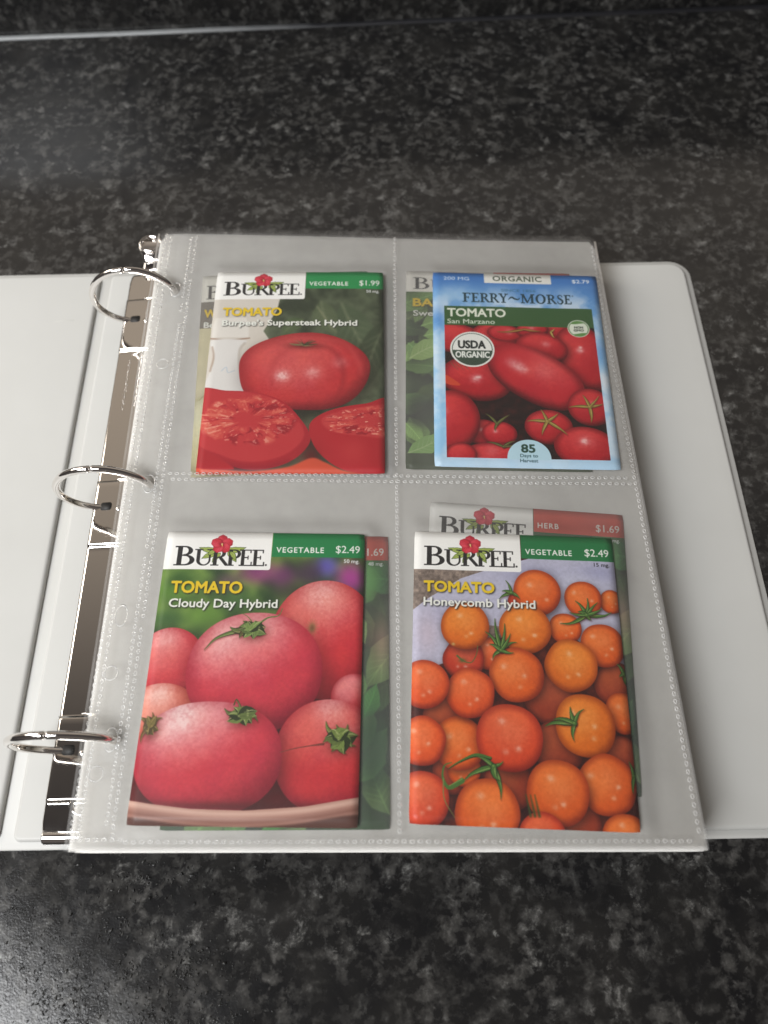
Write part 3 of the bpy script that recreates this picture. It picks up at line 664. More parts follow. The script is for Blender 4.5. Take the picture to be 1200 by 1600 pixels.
def art_basil():
    A = Art(PW, PH, (70, 100, 56), 21)
    leafy(A, [(136, 170, 96), (166, 194, 124), (110, 144, 80), (86, 116, 66)], 4, n=120, size=19, dark=(70, 86, 58))
    A.leaf(2, 54, 22, 44, 5.5, (150, 180, 104), (186, 206, 146), bend=-1.5); A.leaf(1, 106, 20, 94, 4.6, (134, 172, 96), (176, 200, 140), bend=1.2)
    A.glow(8, 84, 9, 9, (44, 52, 40), .8, 0, 2)
    A.rect(-5, 106, 90, 118, (66, 78, 52)); A.rect(44, -5, 90, 11, (204, 82, 66)); A.rect(-5, -5, 44, 13.4, (236, 232, 222))
    A.serif('B', 3.6, 12.0, 11.6, 7.4, (60, 60, 58), bold=.004); A.serif('U', 12.3, 18.7, 11.6, 6, (60, 60, 58))
    A.text("BA", 3.6, 13.2, 22.4, 4.6, YEL, bold=.03, shadow=.6); A.text("Swe", 3.6, 13.2, 28.4, 3.2, WHT, bold=.02, shadow=.6)
    return A

def art_pale():
    A = Art(PW, PH, (214, 204, 160), 22)
    n = A.n2[..., None]; A.a = np.array([206, 196, 160]) / 255 * (1 - n) + np.array([226, 216, 176]) / 255 * n
    A.rect(44, 10, 90, 118, (74, 78, 58)); A.rect(-5, 16, 30, 33, (128, 120, 108))
    A.ball(12, 92, 22, 22, (214, 204, 150), (150, 136, 92), (230, 224, 186), shadow=.3)
    A.stroke([(2, 74), (8, 66), (12, 50)], [.4, .3], (150, 136, 96), .7)
    A.rect(44, -5, 90, 11, (42, 142, 78)); A.rect(-5, -5, 44, 16.8, (232, 228, 216))
    A.serif('B', 2.4, 9.6, 15.1, 8.4, (60, 58, 56), bold=.004)
    A.text("W", 2.0, 7.6, 26.2, 4.4, YEL, bold=.03, shadow=.4); A.text("Be", 2.0, 6.8, 32.6, 3.2, WHT, bold=.02)
    return A

def art_blue():
    A = Art(PW, PH, (70, 96, 128), 23)
    n = A.n2[..., None]; A.a = np.array([40, 66, 92]) / 255 * (1 - n) + np.array([96, 130, 160]) / 255 * n
    A.rect(44, -5, 90, 11, (42, 142, 78)); A.rect(-5, -5, 44, 16.8, (232, 228, 216))
    return A

# ------------------------------------------------------------------ materials
def new_mat(name):
    m = bpy.data.materials.new(name); m.use_nodes = True
    return m, m.node_tree, m.node_tree.nodes["Principled BSDF"]
def N(t, kind, **kw):
    n = t.nodes.new(kind)
    for k, v in kw.items(): setattr(n, k, v)
    return n
def noise(t, vec, scale, detail=4, rough=.55, dist=0.0):
    n = N(t, "ShaderNodeTexNoise"); n.inputs["Scale"].default_value = scale; n.inputs["Detail"].default_value = detail
    n.inputs["Roughness"].default_value = rough; n.inputs["Distortion"].default_value = dist
    t.links.new(vec, n.inputs["Vector"]); return n.outputs["Fac"]
def cramp(t, fac, stops, interp='LINEAR'):
    r = N(t, "ShaderNodeValToRGB"); r.color_ramp.interpolation = interp
    el = r.color_ramp.elements
    while len(el) < len(stops): el.new(.5)
    for e_, (p, c) in zip(el, stops):
        e_.position = p; e_.color = (c, c, c, 1) if np.isscalar(c) else (*c, 1)
    t.links.new(fac, r.inputs[0]); return r.outputs[0]
def mixc(t, fac, a, b, mode='MIX'):
    m = N(t, "ShaderNodeMix", data_type='RGBA', blend_type=mode)
    for sock, v in ((0, fac), (6, a), (7, b)):
        if isinstance(v, bpy.types.NodeSocket): t.links.new(v, m.inputs[sock])
        else: m.inputs[sock].default_value = v if np.isscalar(v) else (*v, 1)
    return m.outputs[2]
def bump(t, h, strength, dist, bsdf, prev=None):
    b = N(t, "ShaderNodeBump"); b.inputs["Strength"].default_value = strength; b.inputs["Distance"].default_value = dist
    t.links.new(h, b.inputs["Height"])
    if prev is not None: t.links.new(prev, b.inputs["Normal"])
    if bsdf is not None: t.links.new(b.outputs[0], bsdf.inputs["Normal"])
    return b.outputs[0]

def laminate(name, rough=.27):
    m, t, p = new_mat(name)
    tc_ = N(t, "ShaderNodeTexCoord"); co = tc_.outputs["Object"]
    # warp the pattern a little so that the flakes look torn
    wn = N(t, "ShaderNodeTexNoise"); wn.inputs["Scale"].default_value = 120; wn.inputs["Detail"].default_value = 3
    t.links.new(co, wn.inputs["Vector"])
    wm = N(t, "ShaderNodeVectorMath", operation='MULTIPLY_ADD'); t.links.new(wn.outputs["Color"], wm.inputs[0])
    wm.inputs[1].default_value = (.003, .003, .003); t.links.new(co, wm.inputs[2])
    wc = wm.outputs[0]
    big = cramp(t, noise(t, wc, 38, 3, .6), [(.35, 0.0), (.70, 1.0)])
    mid = cramp(t, noise(t, wc, 210, 6, .62, .1), [(.46, 0.0), (.57, .5), (.70, 1.0)])
    clus = cramp(t, noise(t, wc, 55, 4, .6, .2), [(.41, .16), (.60, 1.0)])
    fine = cramp(t, noise(t, wc, 560, 5, .75, .2), [(.50, 0.0), (.62, 1.0)])
    cell = cramp(t, noise(t, wc, 105, 8, .76, .3), [(.53, 0.0), (.62, .5), (.70, 1.0)])
    pick = cramp(t, noise(t, co, 48, 2, .5), [(.45, .15), (.62, 1.0)])
    vs = N(t, "ShaderNodeTexVoronoi"); vs.inputs["Scale"].default_value = 190; t.links.new(wc, vs.inputs["Vector"])
    dot = cramp(t, vs.outputs["Distance"], [(.05, 1.0), (.34, 0.0)])
    sel2 = N(t, "ShaderNodeSeparateColor"); t.links.new(vs.outputs["Color"], sel2.inputs[0])
    pick2 = cramp(t, sel2.outputs[1], [(.88, 0.0), (.99, 1.0)])
    def mul(a, b):
        q = N(t, "ShaderNodeMath", operation='MULTIPLY')
        for i, v in enumerate((a, b)):
            if isinstance(v, bpy.types.NodeSocket): t.links.new(v, q.inputs[i])
            else: q.inputs[i].default_value = v
        return q.outputs[0]
    def add(a, b):
        q = N(t, "ShaderNodeMath", operation='ADD', use_clamp=True); t.links.new(a, q.inputs[0]); t.links.new(b, q.inputs[1]); return q.outputs[0]
    base = mixc(t, big, (.0095, .0094, .0098), (.0190, .0182, .0170))
    c1 = mixc(t, mul(mul(mid, clus), .85), base, (.074, .071, .066))
    c2 = mixc(t, mul(mul(fine, mul(mid, clus)), .5), c1, (.150, .147, .140))
    flake = mul(mul(cell, pick), add(cramp(t, fine, [(0, .35), (1, 1)]), fine))
    c3 = mixc(t, mul(flake, .95), c2, (.30, .295, .28))
    c4 = mixc(t, mul(mul(mul(dot, pick2), fine), .8), c3, (.26, .26, .245))
    t.links.new(c4, p.inputs["Base Color"])
    p.inputs["Specular IOR Level"].default_value = .55
    rr = cramp(t, noise(t, co, 60, 4), [(.3, rough - .03), (.7, rough + .05)])
    t.links.new(rr, p.inputs["Roughness"])
    b1 = bump(t, noise(t, co, 1300, 2, .5), .15, .00020, None)
    bump(t, noise(t, co, 420, 2, .5), .06, .0005, p, b1)
    return m

def vinyl():
    m, t, p = new_mat("white_vinyl")
    co = N(t, "ShaderNodeTexCoord").outputs["Object"]
    c = mixc(t, cramp(t, noise(t, co, 14, 4, .6), [(.3, 0.0), (.75, 1.0)]), (.54, .537, .51), (.51, .507, .48))
    sm = cramp(t, noise(t, co, 70, 5, .7, .5), [(.70, 0.0), (.80, .25)])
    c = mixc(t, sm, c, (.43, .42, .39))
    t.links.new(c, p.inputs["Base Color"])
    p.inputs["Roughness"].default_value = .46; p.inputs["Specular IOR Level"].default_value = .4
    b = bump(t, noise(t, co, 1600, 2, .5), .12, .0001, None)
    bump(t, noise(t, co, 22, 2, .5), .35, .0012, p, b)
    return m

def film(name, haze, tint=(.80, .80, .79), rough=.16, spec=.5, scale=35, through=.30):
    """clear plastic with a milky haze: mostly see-through, partly scattering, with a soft sheen"""
    m = bpy.data.materials.new(name); m.use_nodes = True; t = m.node_tree; t.nodes.clear()
    out = N(t, "ShaderNodeOutputMaterial"); co = N(t, "ShaderNodeTexCoord").outputs["Object"]
    tr = N(t, "ShaderNodeBsdfTransparent"); tr.inputs[0].default_value = (.992, .992, .99, 1)
    df = N(t, "ShaderNodeBsdfDiffuse"); df.inputs[0].default_value = (*tint, 1)
    tl = N(t, "ShaderNodeBsdfTranslucent"); tl.inputs[0].default_value = (*tint, 1)
    dm = N(t, "ShaderNodeMixShader"); dm.inputs[0].default_value = through
    t.links.new(df.outputs[0], dm.inputs[1]); t.links.new(tl.outputs[0], dm.inputs[2])
    hz = cramp(t, noise(t, co, 30, 4, .6), [(.3, haze * .82), (.7, haze * 1.18)])
    m1 = N(t, "ShaderNodeMixShader"); t.links.new(hz, m1.inputs[0]); t.links.new(tr.outputs[0], m1.inputs[1]); t.links.new(dm.outputs[0], m1.inputs[2])
    gl = N(t, "ShaderNodeBsdfGlossy"); gl.inputs["Roughness"].default_value = rough; gl.inputs[0].default_value = (1, 1, 1, 1)
    b = bump(t, noise(t, co, scale, 2, .5, .3), .5, .0007, None)
    t.links.new(b, gl.inputs["Normal"])
    fr = N(t, "ShaderNodeFresnel"); fr.inputs[0].default_value = 1.45; t.links.new(b, fr.inputs["Normal"])
    fm = N(t, "ShaderNodeMath", operation='MULTIPLY'); t.links.new(fr.outputs[0], fm.inputs[0]); fm.inputs[1].default_value = spec
    m2 = N(t, "ShaderNodeMixShader"); t.links.new(fm.outputs[0], m2.inputs[0]); t.links.new(m1.outputs[0], m2.inputs[1]); t.links.new(gl.outputs[0], m2.inputs[2])
    t.links.new(m2.outputs[0], out.inputs[0])
    return m

def chrome(name, rough=.07, col=(.80, .77, .73), wave=.08):
    m, t, p = new_mat(name)
    co = N(t, "ShaderNodeTexCoord").outputs["Object"]
    p.inputs["Metallic"].default_value = 1.0; p.inputs["Base Color"].default_value = (*col, 1)
    r = cramp(t, noise(t, co, 300, 4, .6), [(.35, rough), (.8, rough + .015)]); t.links.new(r, p.inputs["Roughness"])
    bump(t, noise(t, co, 90, 2, .5), wave, .0005, p)
    return m

def printed(name, img):
    m, t, p = new_mat(name)
    tx = N(t, "ShaderNodeTexImage"); tx.image = img; tx.interpolation = 'Cubic'; tx.extension = 'EXTEND'
    uv = N(t, "ShaderNodeUVMap"); t.links.new(uv.outputs[0], tx.inputs[0])
    co = N(t, "ShaderNodeTexCoord").outputs["Object"]
    g = cramp(t, noise(t, co, 1400, 3, .6), [(.3, .965), (.7, 1.0)])
    t.links.new(mixc(t, 1.0, tx.outputs[0], g, 'MULTIPLY'), p.inputs["Base Color"])
    p.inputs["Roughness"].default_value = .42; p.inputs["Specular IOR Level"].default_value = .35
    # glued seam lines near the long edges and faint creases
    sx_ = N(t, "ShaderNodeSeparateXYZ"); t.links.new(uv.outputs[0], sx_.inputs[0])
    e1 = cramp(t, sx_.outputs[0], [(.030, 0.0), (.040, 1.0), (.955, 1.0), (.965, 0.0)])
    e2_ = cramp(t, sx_.outputs[1], [(.018, 0.0), (.026, 1.0), (.978, 1.0), (.985, 0.0)])
    b0 = bump(t, e1, .12, .0003, None); b1 = bump(t, e2_, .12, .0003, None, b0)
    vo = N(t, "ShaderNodeTexVoronoi", feature='DISTANCE_TO_EDGE'); vo.inputs["Scale"].default_value = 42; t.links.new(co, vo.inputs["Vector"])
    b2 = bump(t, cramp(t, vo.outputs["Distance"], [(.0, 0.0), (.06, 1.0)]), .05, .0003, None, b1)
    bump(t, noise(t, co, 45, 3, .5), .3, .0007, p, b2)
    return m

def plain(name, col, rough=.6, metallic=0, nz=(300, .1)):
    m, t, p = new_mat(name)
    co = N(t, "ShaderNodeTexCoord").outputs["Object"]
    f = noise(t, co, nz[0], 4)
    t.links.new(mixc(t, f, tuple(c * (1 - nz[1]) for c in col), tuple(min(1, c * (1 + nz[1])) for c in col)), p.inputs["Base Color"])
    p.inputs["Roughness"].default_value = rough; p.inputs["Metallic"].default_value = metallic
    return m

M_lam = laminate("speckled_laminate", .14)
M_vinyl = vinyl()
M_film = film("clear_film", .018, tint=(.92, .91, .89), rough=.25, spec=.5)
M_film1 = film("hazy_film", .10, tint=(.94, .93, .91), rough=.3, spec=.35)
M_film2 = film("milky_film", .50, tint=(.95, .93, .89), rough=.3, spec=.2, through=.10)
M_weld = film("weld_film", .46, tint=(.93, .93, .92), rough=.25, spec=1.0, scale=500)
M_edge = film("edge_film", .12, tint=(.90, .89, .87), rough=.3, spec=.5, scale=60)
M_chrome = chrome("polished_nickel", .05, (.82, .79, .76))
M_plate = chrome("nickel_plate", .055, (.76, .72, .67), .0)
M_hole = plain("dark_gap", (.012, .011, .010), .6)
M_paper = plain("packet_paper", (.80, .79, .74), .6)

# ------------------------------------------------------------------ object helpers
def tag(o, label=None, cat=None, group=None, kind=None):
    if label: o["label"] = label
    if cat: o["category"] = cat
    if group: o["group"] = group
    if kind: o["kind"] = kind
    return o
def empty(name, loc=(0, 0, 0)):
    o = bpy.data.objects.new(name, None); o.empty_display_size = .01; COL.objects.link(o); o.location = loc
    return o
def mesh_obj(name, verts, faces, mats, parent=None, smooth=True, mat_idx=None, uvs=None, origin=(0, 0, 0)):
    """verts in millimetres, world coordinates; origin in millimetres; one mesh object"""
    me = bpy.data.meshes.new(name)
    o_ = np.array(origin, float)
    v = (np.array(verts, float) - o_) * MM
    me.from_pydata(v.tolist(), [], faces)
    if not isinstance(mats, (list, tuple)): mats = [mats]
    for m in mats: me.materials.append(m)
    if mat_idx is not None: me.polygons.foreach_set("material_index", mat_idx)
    if smooth: me.polygons.foreach_set("use_smooth", [True] * len(me.polygons))
    if uvs is not None:
        L = me.uv_layers.new(name="UVMap")
        for lp in me.loops: L.data[lp.index].uv = uvs[lp.vertex_index]
    me.validate(); me.update()
    ob = bpy.data.objects.new(name, me); COL.objects.link(ob)
    ob.location = tuple(o_ * MM)
    if parent is not None:
        ob.parent = parent
        ob.location = tuple(o_ * MM - np.array(parent_world(parent)))
    return ob
_pw = {}
def parent_world(p):
    x = Vector((0, 0, 0))
    while p is not None: x = x + p.location; p = p.parent
    return tuple(x)
class MB:
    def __init__(s): s.v = []; s.f = []
    def add(s, v, f):
        k = len(s.v); s.v += [tuple(q) for q in v]; s.f += [tuple(i + k for i in q) for q in f]
    def loft(s, rings, cap0=True, cap1=True, closed=True):
        n = len(rings[0]); v = [p for r in rings for p in r]; f = []
        for i in range(len(rings) - 1):
            for j in range(n if closed else n - 1):
                a, b = i * n + j, i * n + (j + 1) % n
                f.append((a, b, b + n, a + n))
        if cap0: f.append(tuple(range(n))[::-1])
        if cap1: f.append(tuple((len(rings) - 1) * n + j for j in range(n)))
        s.add(v, f)
    def tube(s, path, r, n=12, closed=False, flat=1.0):
        P = [Vector(p) for p in path]; rings = []; m = len(P); up = Vector((0, 1, 0))
        for i, p in enumerate(P):
            a = P[(i - 1) % m] if (closed or i > 0) else p; b = P[(i + 1) % m] if (closed or i < m - 1) else p
            T = (b - a).normalized()
            u = up - T * up.dot(T)
            if u.length < 1e-3: u = Vector((1, 0, 0)) - T * T.x
            u.normalize(); w = T.cross(u)
            rad = r[i] if isinstance(r, (list, tuple)) else r
            rings.append([tuple(p + u * (rad * math.cos(2 * math.pi * k / n)) + w * (rad * flat * math.sin(2 * math.pi * k / n))) for k in range(n)])
        if closed: rings.append(rings[0]); s.loft(rings, False, False)
        else: s.loft(rings)
    def build(s, name, mat, parent=None, smooth=True, origin=None):
        if origin is None: origin = tuple(np.mean(np.array(s.v), 0))
        return mesh_obj(name, s.v, s.f, mat, parent, smooth, origin=origin)
def rrect(x0, y0, x1, y1, r, z, n=8, rs=None):
    """rounded rectangle outline; rs = radii (x1y1, x0y1, x0y0, x1y0)"""
    rs = rs or (r, r, r, r); pts = []
    for (cx, cy, a0, q) in ((x1, y1, 0, rs[0]), (x0, y1, 90, rs[1]), (x0, y0, 180, rs[2]), (x1, y0, 270, rs[3])):
        sx = -1 if cx == x1 else 1; sy = -1 if cy == y1 else 1
        ox, oy = cx + sx * q, cy + sy * q
        for k in range(n + 1):
            a = math.radians(a0 + 90 * k / n); pts.append((ox + q * math.cos(a), oy + q * math.sin(a), z))
    return pts
def board(x0, y0, x1, y1, z0, z1, rs, bev=1.4):
    mb = MB(); prof = [(0, z0), (0, lerp(z0, z1, .35))]
    for k in range(1, 7):
        a = k / 6 * math.pi / 2; prof.append((bev * (1 - math.cos(a)), lerp(z0, z1, .35) + (z1 - lerp(z0, z1, .35)) * math.sin(a)))
    rings = [rrect(x0 + i, y0 + i, x1 - i, y1 - i, 0, z, rs=tuple(max(.2, q - i) for q in rs)) for i, z in prof]
    mb.loft(rings); return mb

# ------------------------------------------------------------------ the setting: counter, backsplash, sealant
def sheet(name, x0, x1, y0, y1, z, mat, kind='structure'):
    mb = MB(); mb.add([(x0, y0, z - 38), (x1, y0, z - 38), (x1, y1, z - 38), (x0, y1, z - 38), (x0, y0, z), (x1, y0, z), (x1, y1, z), (x0, y1, z)],
                      [(3, 2, 1, 0), (4, 5, 6, 7), (0, 1, 5, 4), (1, 2, 6, 5), (2, 3, 7, 6), (3, 0, 4, 7)])
    o = mb.build(name, mat, smooth=False, origin=(0, 0, 0)); o["kind"] = kind; return o
seam_a = math.atan2(370.4 - 354.9, 391.3 + 125.5)       # the counter's back edge runs slightly askew to the binder
counter = sheet("countertop", -900, 1300, -420, 358.6, 0.0, M_lam)
counter.rotation_euler.z = seam_a
counter["label"] = "black speckled laminate countertop under the binder"
bs = MB(); prof = [(361.2, -30), (361.2, -.4)] + [(361.2 + 3.2 * (1 - math.cos(a)), 0 + 3.2 * math.sin(a) * .0 + 2.0 * (1 - math.cos(a))) for a in []]
bs.add([(-900, 361.4, -38), (1300, 361.4, -38), (1300, 361.4, 120), (-900, 361.4, 120), (-900, 380, -38), (1300, 380, -38), (1300, 380, 120), (-900, 380, 120)],
       [(0, 1, 2, 3), (5, 4, 7, 6), (3, 2, 6, 7), (1, 5, 6, 2), (4, 0, 3, 7), (4, 5, 1, 0)])
backsplash = bs.build("backsplash", M_lam, smooth=False, origin=(0, 0, 0)); backsplash.rotation_euler.z = seam_a
tag(backsplash, "upright speckled laminate backsplash behind the pale joint line at the top of the photo", "backsplash")
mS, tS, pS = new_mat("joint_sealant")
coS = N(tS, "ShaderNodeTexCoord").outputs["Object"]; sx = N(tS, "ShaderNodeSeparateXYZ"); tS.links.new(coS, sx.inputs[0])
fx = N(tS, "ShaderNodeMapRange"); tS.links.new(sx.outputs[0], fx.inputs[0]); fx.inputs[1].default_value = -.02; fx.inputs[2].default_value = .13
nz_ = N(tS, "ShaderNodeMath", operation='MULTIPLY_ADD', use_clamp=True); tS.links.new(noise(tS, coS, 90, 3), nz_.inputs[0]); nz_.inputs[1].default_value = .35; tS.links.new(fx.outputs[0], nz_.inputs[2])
tS.links.new(mixc(tS, nz_.outputs[0], (.30, .31, .31), (.014, .014, .016)), pS.inputs["Base Color"]); pS.inputs["Roughness"].default_value = .35  # pale-to-dark ramp paints a highlight that dies out to the right
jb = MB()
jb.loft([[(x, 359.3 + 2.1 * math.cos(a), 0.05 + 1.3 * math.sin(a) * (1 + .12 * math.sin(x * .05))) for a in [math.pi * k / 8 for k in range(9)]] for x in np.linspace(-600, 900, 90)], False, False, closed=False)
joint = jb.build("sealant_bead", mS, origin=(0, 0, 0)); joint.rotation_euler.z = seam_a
tag(joint, "thin pale bead of sealant where the counter meets the backsplash, a highlight fading to dark rightwards painted into its colour", "sealant")

# tiny droplets scattered over the counter at the lower left
r_ = random.Random(9); db = MB()
oct_ = [(math.cos(k * math.pi / 3), math.sin(k * math.pi / 3)) for k in range(6)]
cl = [(r_.uniform(-12, 75), r_.uniform(-208, -150), r_.uniform(3, 10)) for _ in range(26)]
for k in range(1500):
    c = cl[r_.randrange(len(cl))] if r_.random() < .78 else (30, -180, 34)
    x, y = r_.gauss(c[0], c[2]), r_.gauss(c[1], c[2] * .8)
    if y > -148.8: continue
    if r_.random() < max(0, (x - 55) / 40): continue
    a = r_.uniform(0, 3.14) if r_.random() < .4 else r_.gauss(.9, .3); L = r_.uniform(.30, .75) * (1.4 if r_.random() < .12 else 1); wv = L * r_.uniform(.4, .6); h = L * r_.uniform(.5, .8)
    def pt(u, v, z): return (x + u * L * math.cos(a) - v * wv * math.sin(a), y + u * L * math.sin(a) + v * wv * math.cos(a), z)
    v = [pt(p[0], p[1], -.02) for p in oct_] + [pt(p[0] * .75, p[1] * .75, h * .7) for p in oct_] + [pt(0, 0, h)]
    f = [(i, (i + 1) % 6, 6 + (i + 1) % 6, 6 + i) for i in range(6)] + [(6 + i, 6 + (i + 1) % 6, 12) for i in range(6)]
    db.add(v, f)
M_drop, tD, pD = new_mat("tiny_grains")
coD = N(tD, "ShaderNodeTexCoord").outputs["Object"]
tD.links.new(mixc(tD, cramp(tD, noise(tD, coD, 400, 2), [(.4, 0.0), (.6, 1.0)]), (.008, .008, .008), (.05, .05, .048)), pD.inputs["Base Color"])
pD.inputs["Roughness"].default_value = .12
tag(db.build("fine_grit", M_drop, origin=(30, -180, 0)), "fine dark glossy specks of grit scattered on the counter at the lower left", "grit", kind="stuff")

# ------------------------------------------------------------------ the binder
binder = empty("ring_binder", (0.0, 0.0, 0.0))
tag(binder, "open white vinyl three-ring binder lying flat on the black speckled countertop", "binder")
sk = MB(); XL, XR, YT, YB = -282, 295.6, 148.2, -144.2
sk.loft([rrect(XL, YB, XR, YT, 0, .05, rs=(11, 14, 4, 5)), rrect(XL, YB, XR, YT, 0, .9, rs=(11, 14, 4, 5)), rrect(XL + .35, YB + .35, XR - .35, YT - .35, 0, 1.25, rs=(11, 14, 4, 5))])
sk.build("vinyl_skin", M_vinyl, binder)
board(XL + 3.2, YB + 3.0, -26.6, YT - 3.0, 1.0, 3.6, (5, 11, 3, 3), 1.8).build("front_cover", M_vinyl, binder)
board(-20.8, YB + 3.0, 36.0, YT - 3.0, 1.0, 3.3, (3, 3, 3, 3), 1.6).build("spine", M_vinyl, binder)
board(41.5, YB + 3.0, XR - 3.4, YT - 3.0, 1.0, 3.6, (8.5, 3, 3, 4), 1.8).build("back_cover", M_vinyl, binder)
# two small scuffs pressed into the front and back cover
def scuff(pts, w):
    mb = MB(); mb.tube([(x, y, 3.56) for x, y in pts], w, 6, flat=.5); return mb
M_scuff = plain("scuff_mark", (.56, .55, .50), .6)
scuff([(-47, 113.0), (-42, 113.8), (-36, 113.7)], .12).build("scuff", M_scuff, binder)
scuff([(255.8, -88), (257.0, -91.5), (258.8, -94)], .10).build("scuff", M_scuff, binder)

# ring mechanism: an arched nickel plate, raised around each ring
mech = empty("ring_mechanism", (0, 0, 0)); mech.parent = binder
PX0, PX1 = -8.2, 23.5
ring_y = (108.0, 0.0, -108.0)
def plate_z(u, y):
    """u across the plate 0..1: folded side walls, sloping shoulder, flat crown"""
    prof_u = [0, .012, .03, .33, .36, .64, .67, .97, .988, 1]
    prof_z = [3.5, 8.2, 8.9, 9.8, 9.9, 9.9, 9.8, 8.9, 8.2, 3.5]
    z = np.interp(u, prof_u, prof_z)
    for ry in ring_y:
        d = y - (ry - 3)
        z += 1.15 * smooth((17.0 - abs(d)) / 1.6) * smooth((u) / .04) * smooth((1 - u) / .04)
    return z
us = [0, .012, .03, .06, .10, .2, .30, .33, .36, .5, .64, .67, .70, .8, .90, .94, .97, .988, 1]
ys = sorted(set([-139, 139] + list(np.arange(-138, 139, 4.0)) + [ry - 3 + s_ * d for ry in ring_y for s_ in (-1, 1) for d in (15.2, 15.6, 16.0, 16.4, 16.8, 17.2)]))
v = []; f = []
for y in ys:
    inset = 1.6 * max(0, (abs(y) - 136.5) / 2.5) ** 2
    for u in us: v.append((lerp(PX0 + inset, PX1 - inset, u), y, plate_z(u, y)))
n = len(us)
for i in range(len(ys) - 1):
    for j in range(n - 1): f.append((i * n + j, i * n + j + 1, (i + 1) * n + j + 1, (i + 1) * n + j))
po = mesh_obj("ring_plate", v, f, M_plate, mech, origin=(8.5, 0, 5))
sol = po.modifiers.new("thickness", 'SOLIDIFY'); sol.thickness = .0008; sol.offset = -1
# embossed ticks and seam wires round each ring
for ry in ring_y:
    w1 = MB(); w1.tube([(PX0 + .2, ry - 19.4, 7.2), (-2, ry - 19.2, 8.4), (1.5, ry - 18.6, 9.6), (6, ry - 17.6, 10.4), (10, ry - 17.6, 10.5), (15, ry - 17.8, 10.4)], .30, 8); w1.build("spring_edge", M_plate, mech)
    w2 = MB(); w2.tube([(PX0 + .6, ry + 13.4, 9.2), (-2, ry + 13.8, 8.5), (3, ry + 14.6, 9.8), (8, ry + 14.2, 10.4), (14, ry + 14.2, 10.4)], .28, 8); w2.build("spring_edge", M_plate, mech)
    rv = MB(); rings = []
    for k in range(6):
        a = k / 5 * math.pi / 2; rr_ = 1.75 * math.cos(a) + .001; rings.append([(4.9 + rr_ * math.cos(t), ry - 1.2 + rr_ * math.sin(t), 10.3 + 1.2 * math.sin(a)) for t in np.linspace(0, 2 * math.pi, 17)[:-1]])
    rv.loft(rings, False, True); rv.build("rivet", M_chrome, mech)
    sl = MB(); sl.loft([rrect(-3.6, ry - 2.0, 1.6, ry + 2.0, 1.2, 9.9 - .3), rrect(-3.6, ry - 2.0, 1.6, ry + 2.0, 1.2, 10.02)])
    # the slot the ring rises from follows the shoulder
    sl.v = [(x, y, plate_z((x - PX0) / (PX1 - PX0), y) + (.06 if z > 9.9 else -.4)) for x, y, z in sl.v]
    sl.build("ring_slot", M_hole, mech)
# round boss with a dark screw hole near the top, embossed arc near the foot
bo = MB(); rings = []
for r0, z0 in ((4.6, 9.3), (4.2, 10.1), (3.4, 10.5), (2.6, 10.3), (1.9, 9.5)): rings.append([(5.2 + r0 * math.cos(t), 117.0 + r0 * math.sin(t), z0) for t in np.linspace(0, 2 * math.pi, 25)[:-1]])
bo.loft(rings, False, False); bo.build("boss", M_plate, mech)
bh = MB(); bh.loft([[(5.2 + 2.2 * math.cos(t), 117.0 + 2.2 * math.sin(t), z) for t in np.linspace(0, 2 * math.pi, 17)[:-1]] for z in (9.45, 9.6)]); bh.build("screw_hole", M_hole, mech)
bo = MB(); bo.loft([[(7.0 + r0 * math.cos(t), -128.0 + r0 * math.sin(t), z0) for t in np.linspace(0, 2 * math.pi, 25)[:-1]] for r0, z0 in ((5.2, 9.3), (4.8, 10.0), (3.9, 10.3), (3.0, 10.0), (2.2, 9.3))], False, True); bo.build("boss", M_plate, mech)
em = MB()
for k in range(24):
    y = 82 - k * 1.25 + (0.6 if k % 3 == 0 else 0); x = -1.0 + .3 * math.sin(k * 2.2); em.tube([(x - .5, y, plate_z((x - .5 - PX0) / 29.9, y) + .02), (x + .5 + .3 * (k % 2), y + .25, plate_z((x + .5 - PX0) / 29.9, y) + .02)], .13, 5)
for k in range(30):
    y = 90 - k * 1.2; x = 5.2 + .2 * math.sin(k * 1.7); em.tube([(x - 1.0, y, 9.95), (x + 1.0, y + .3 * (k % 3 - 1), 9.95)], .22, 6)
tag(em.build("embossing", M_chrome, mech), kind="stuff")
# rings
RP = [(-.8, 8.6), (-4.6, 9.2), (-10.6, 12.2), (-14.8, 16.6), (-17.0, 22.4), (-16.4, 29.8), (-13.6, 35.8), (-8.8, 41.2), (-2.6, 44.8), (4.4, 46.4), (11.2, 45.6), (17.6, 42.2), (22.6, 36.8), (25.2, 30.2), (25.0, 23.4), (22.4, 17.0), (18.6, 11.6), (17.2, 8.6)]
def ring_path(seq, y): return [(p[0], y, p[1]) for p in spline(seq, 6)]
for ry in ring_y:
    rg = empty("ring", (4.4 * MM, ry * MM, 26 * MM)); rg.parent = mech
    # half rings meet at the crown with a hairline joint
    A_ = ring_path(RP[:10], ry); B_ = ring_path(RP[9:], ry)
    A_[-1] = (4.25, ry, 46.38); B_[0] = (4.55, ry, 46.38)
    for P_ in (A_, B_):
        rad = [1.62] * len(P_)
        if P_ is A_: rad[-1] = 1.4
        else: rad[0] = 1.4
        mb = MB(); mb.tube(P_, rad, 16)
        o = mb.build("half_ring", M_chrome, None)
        o.parent = mech; 
    bpy.data.objects.remove(rg)
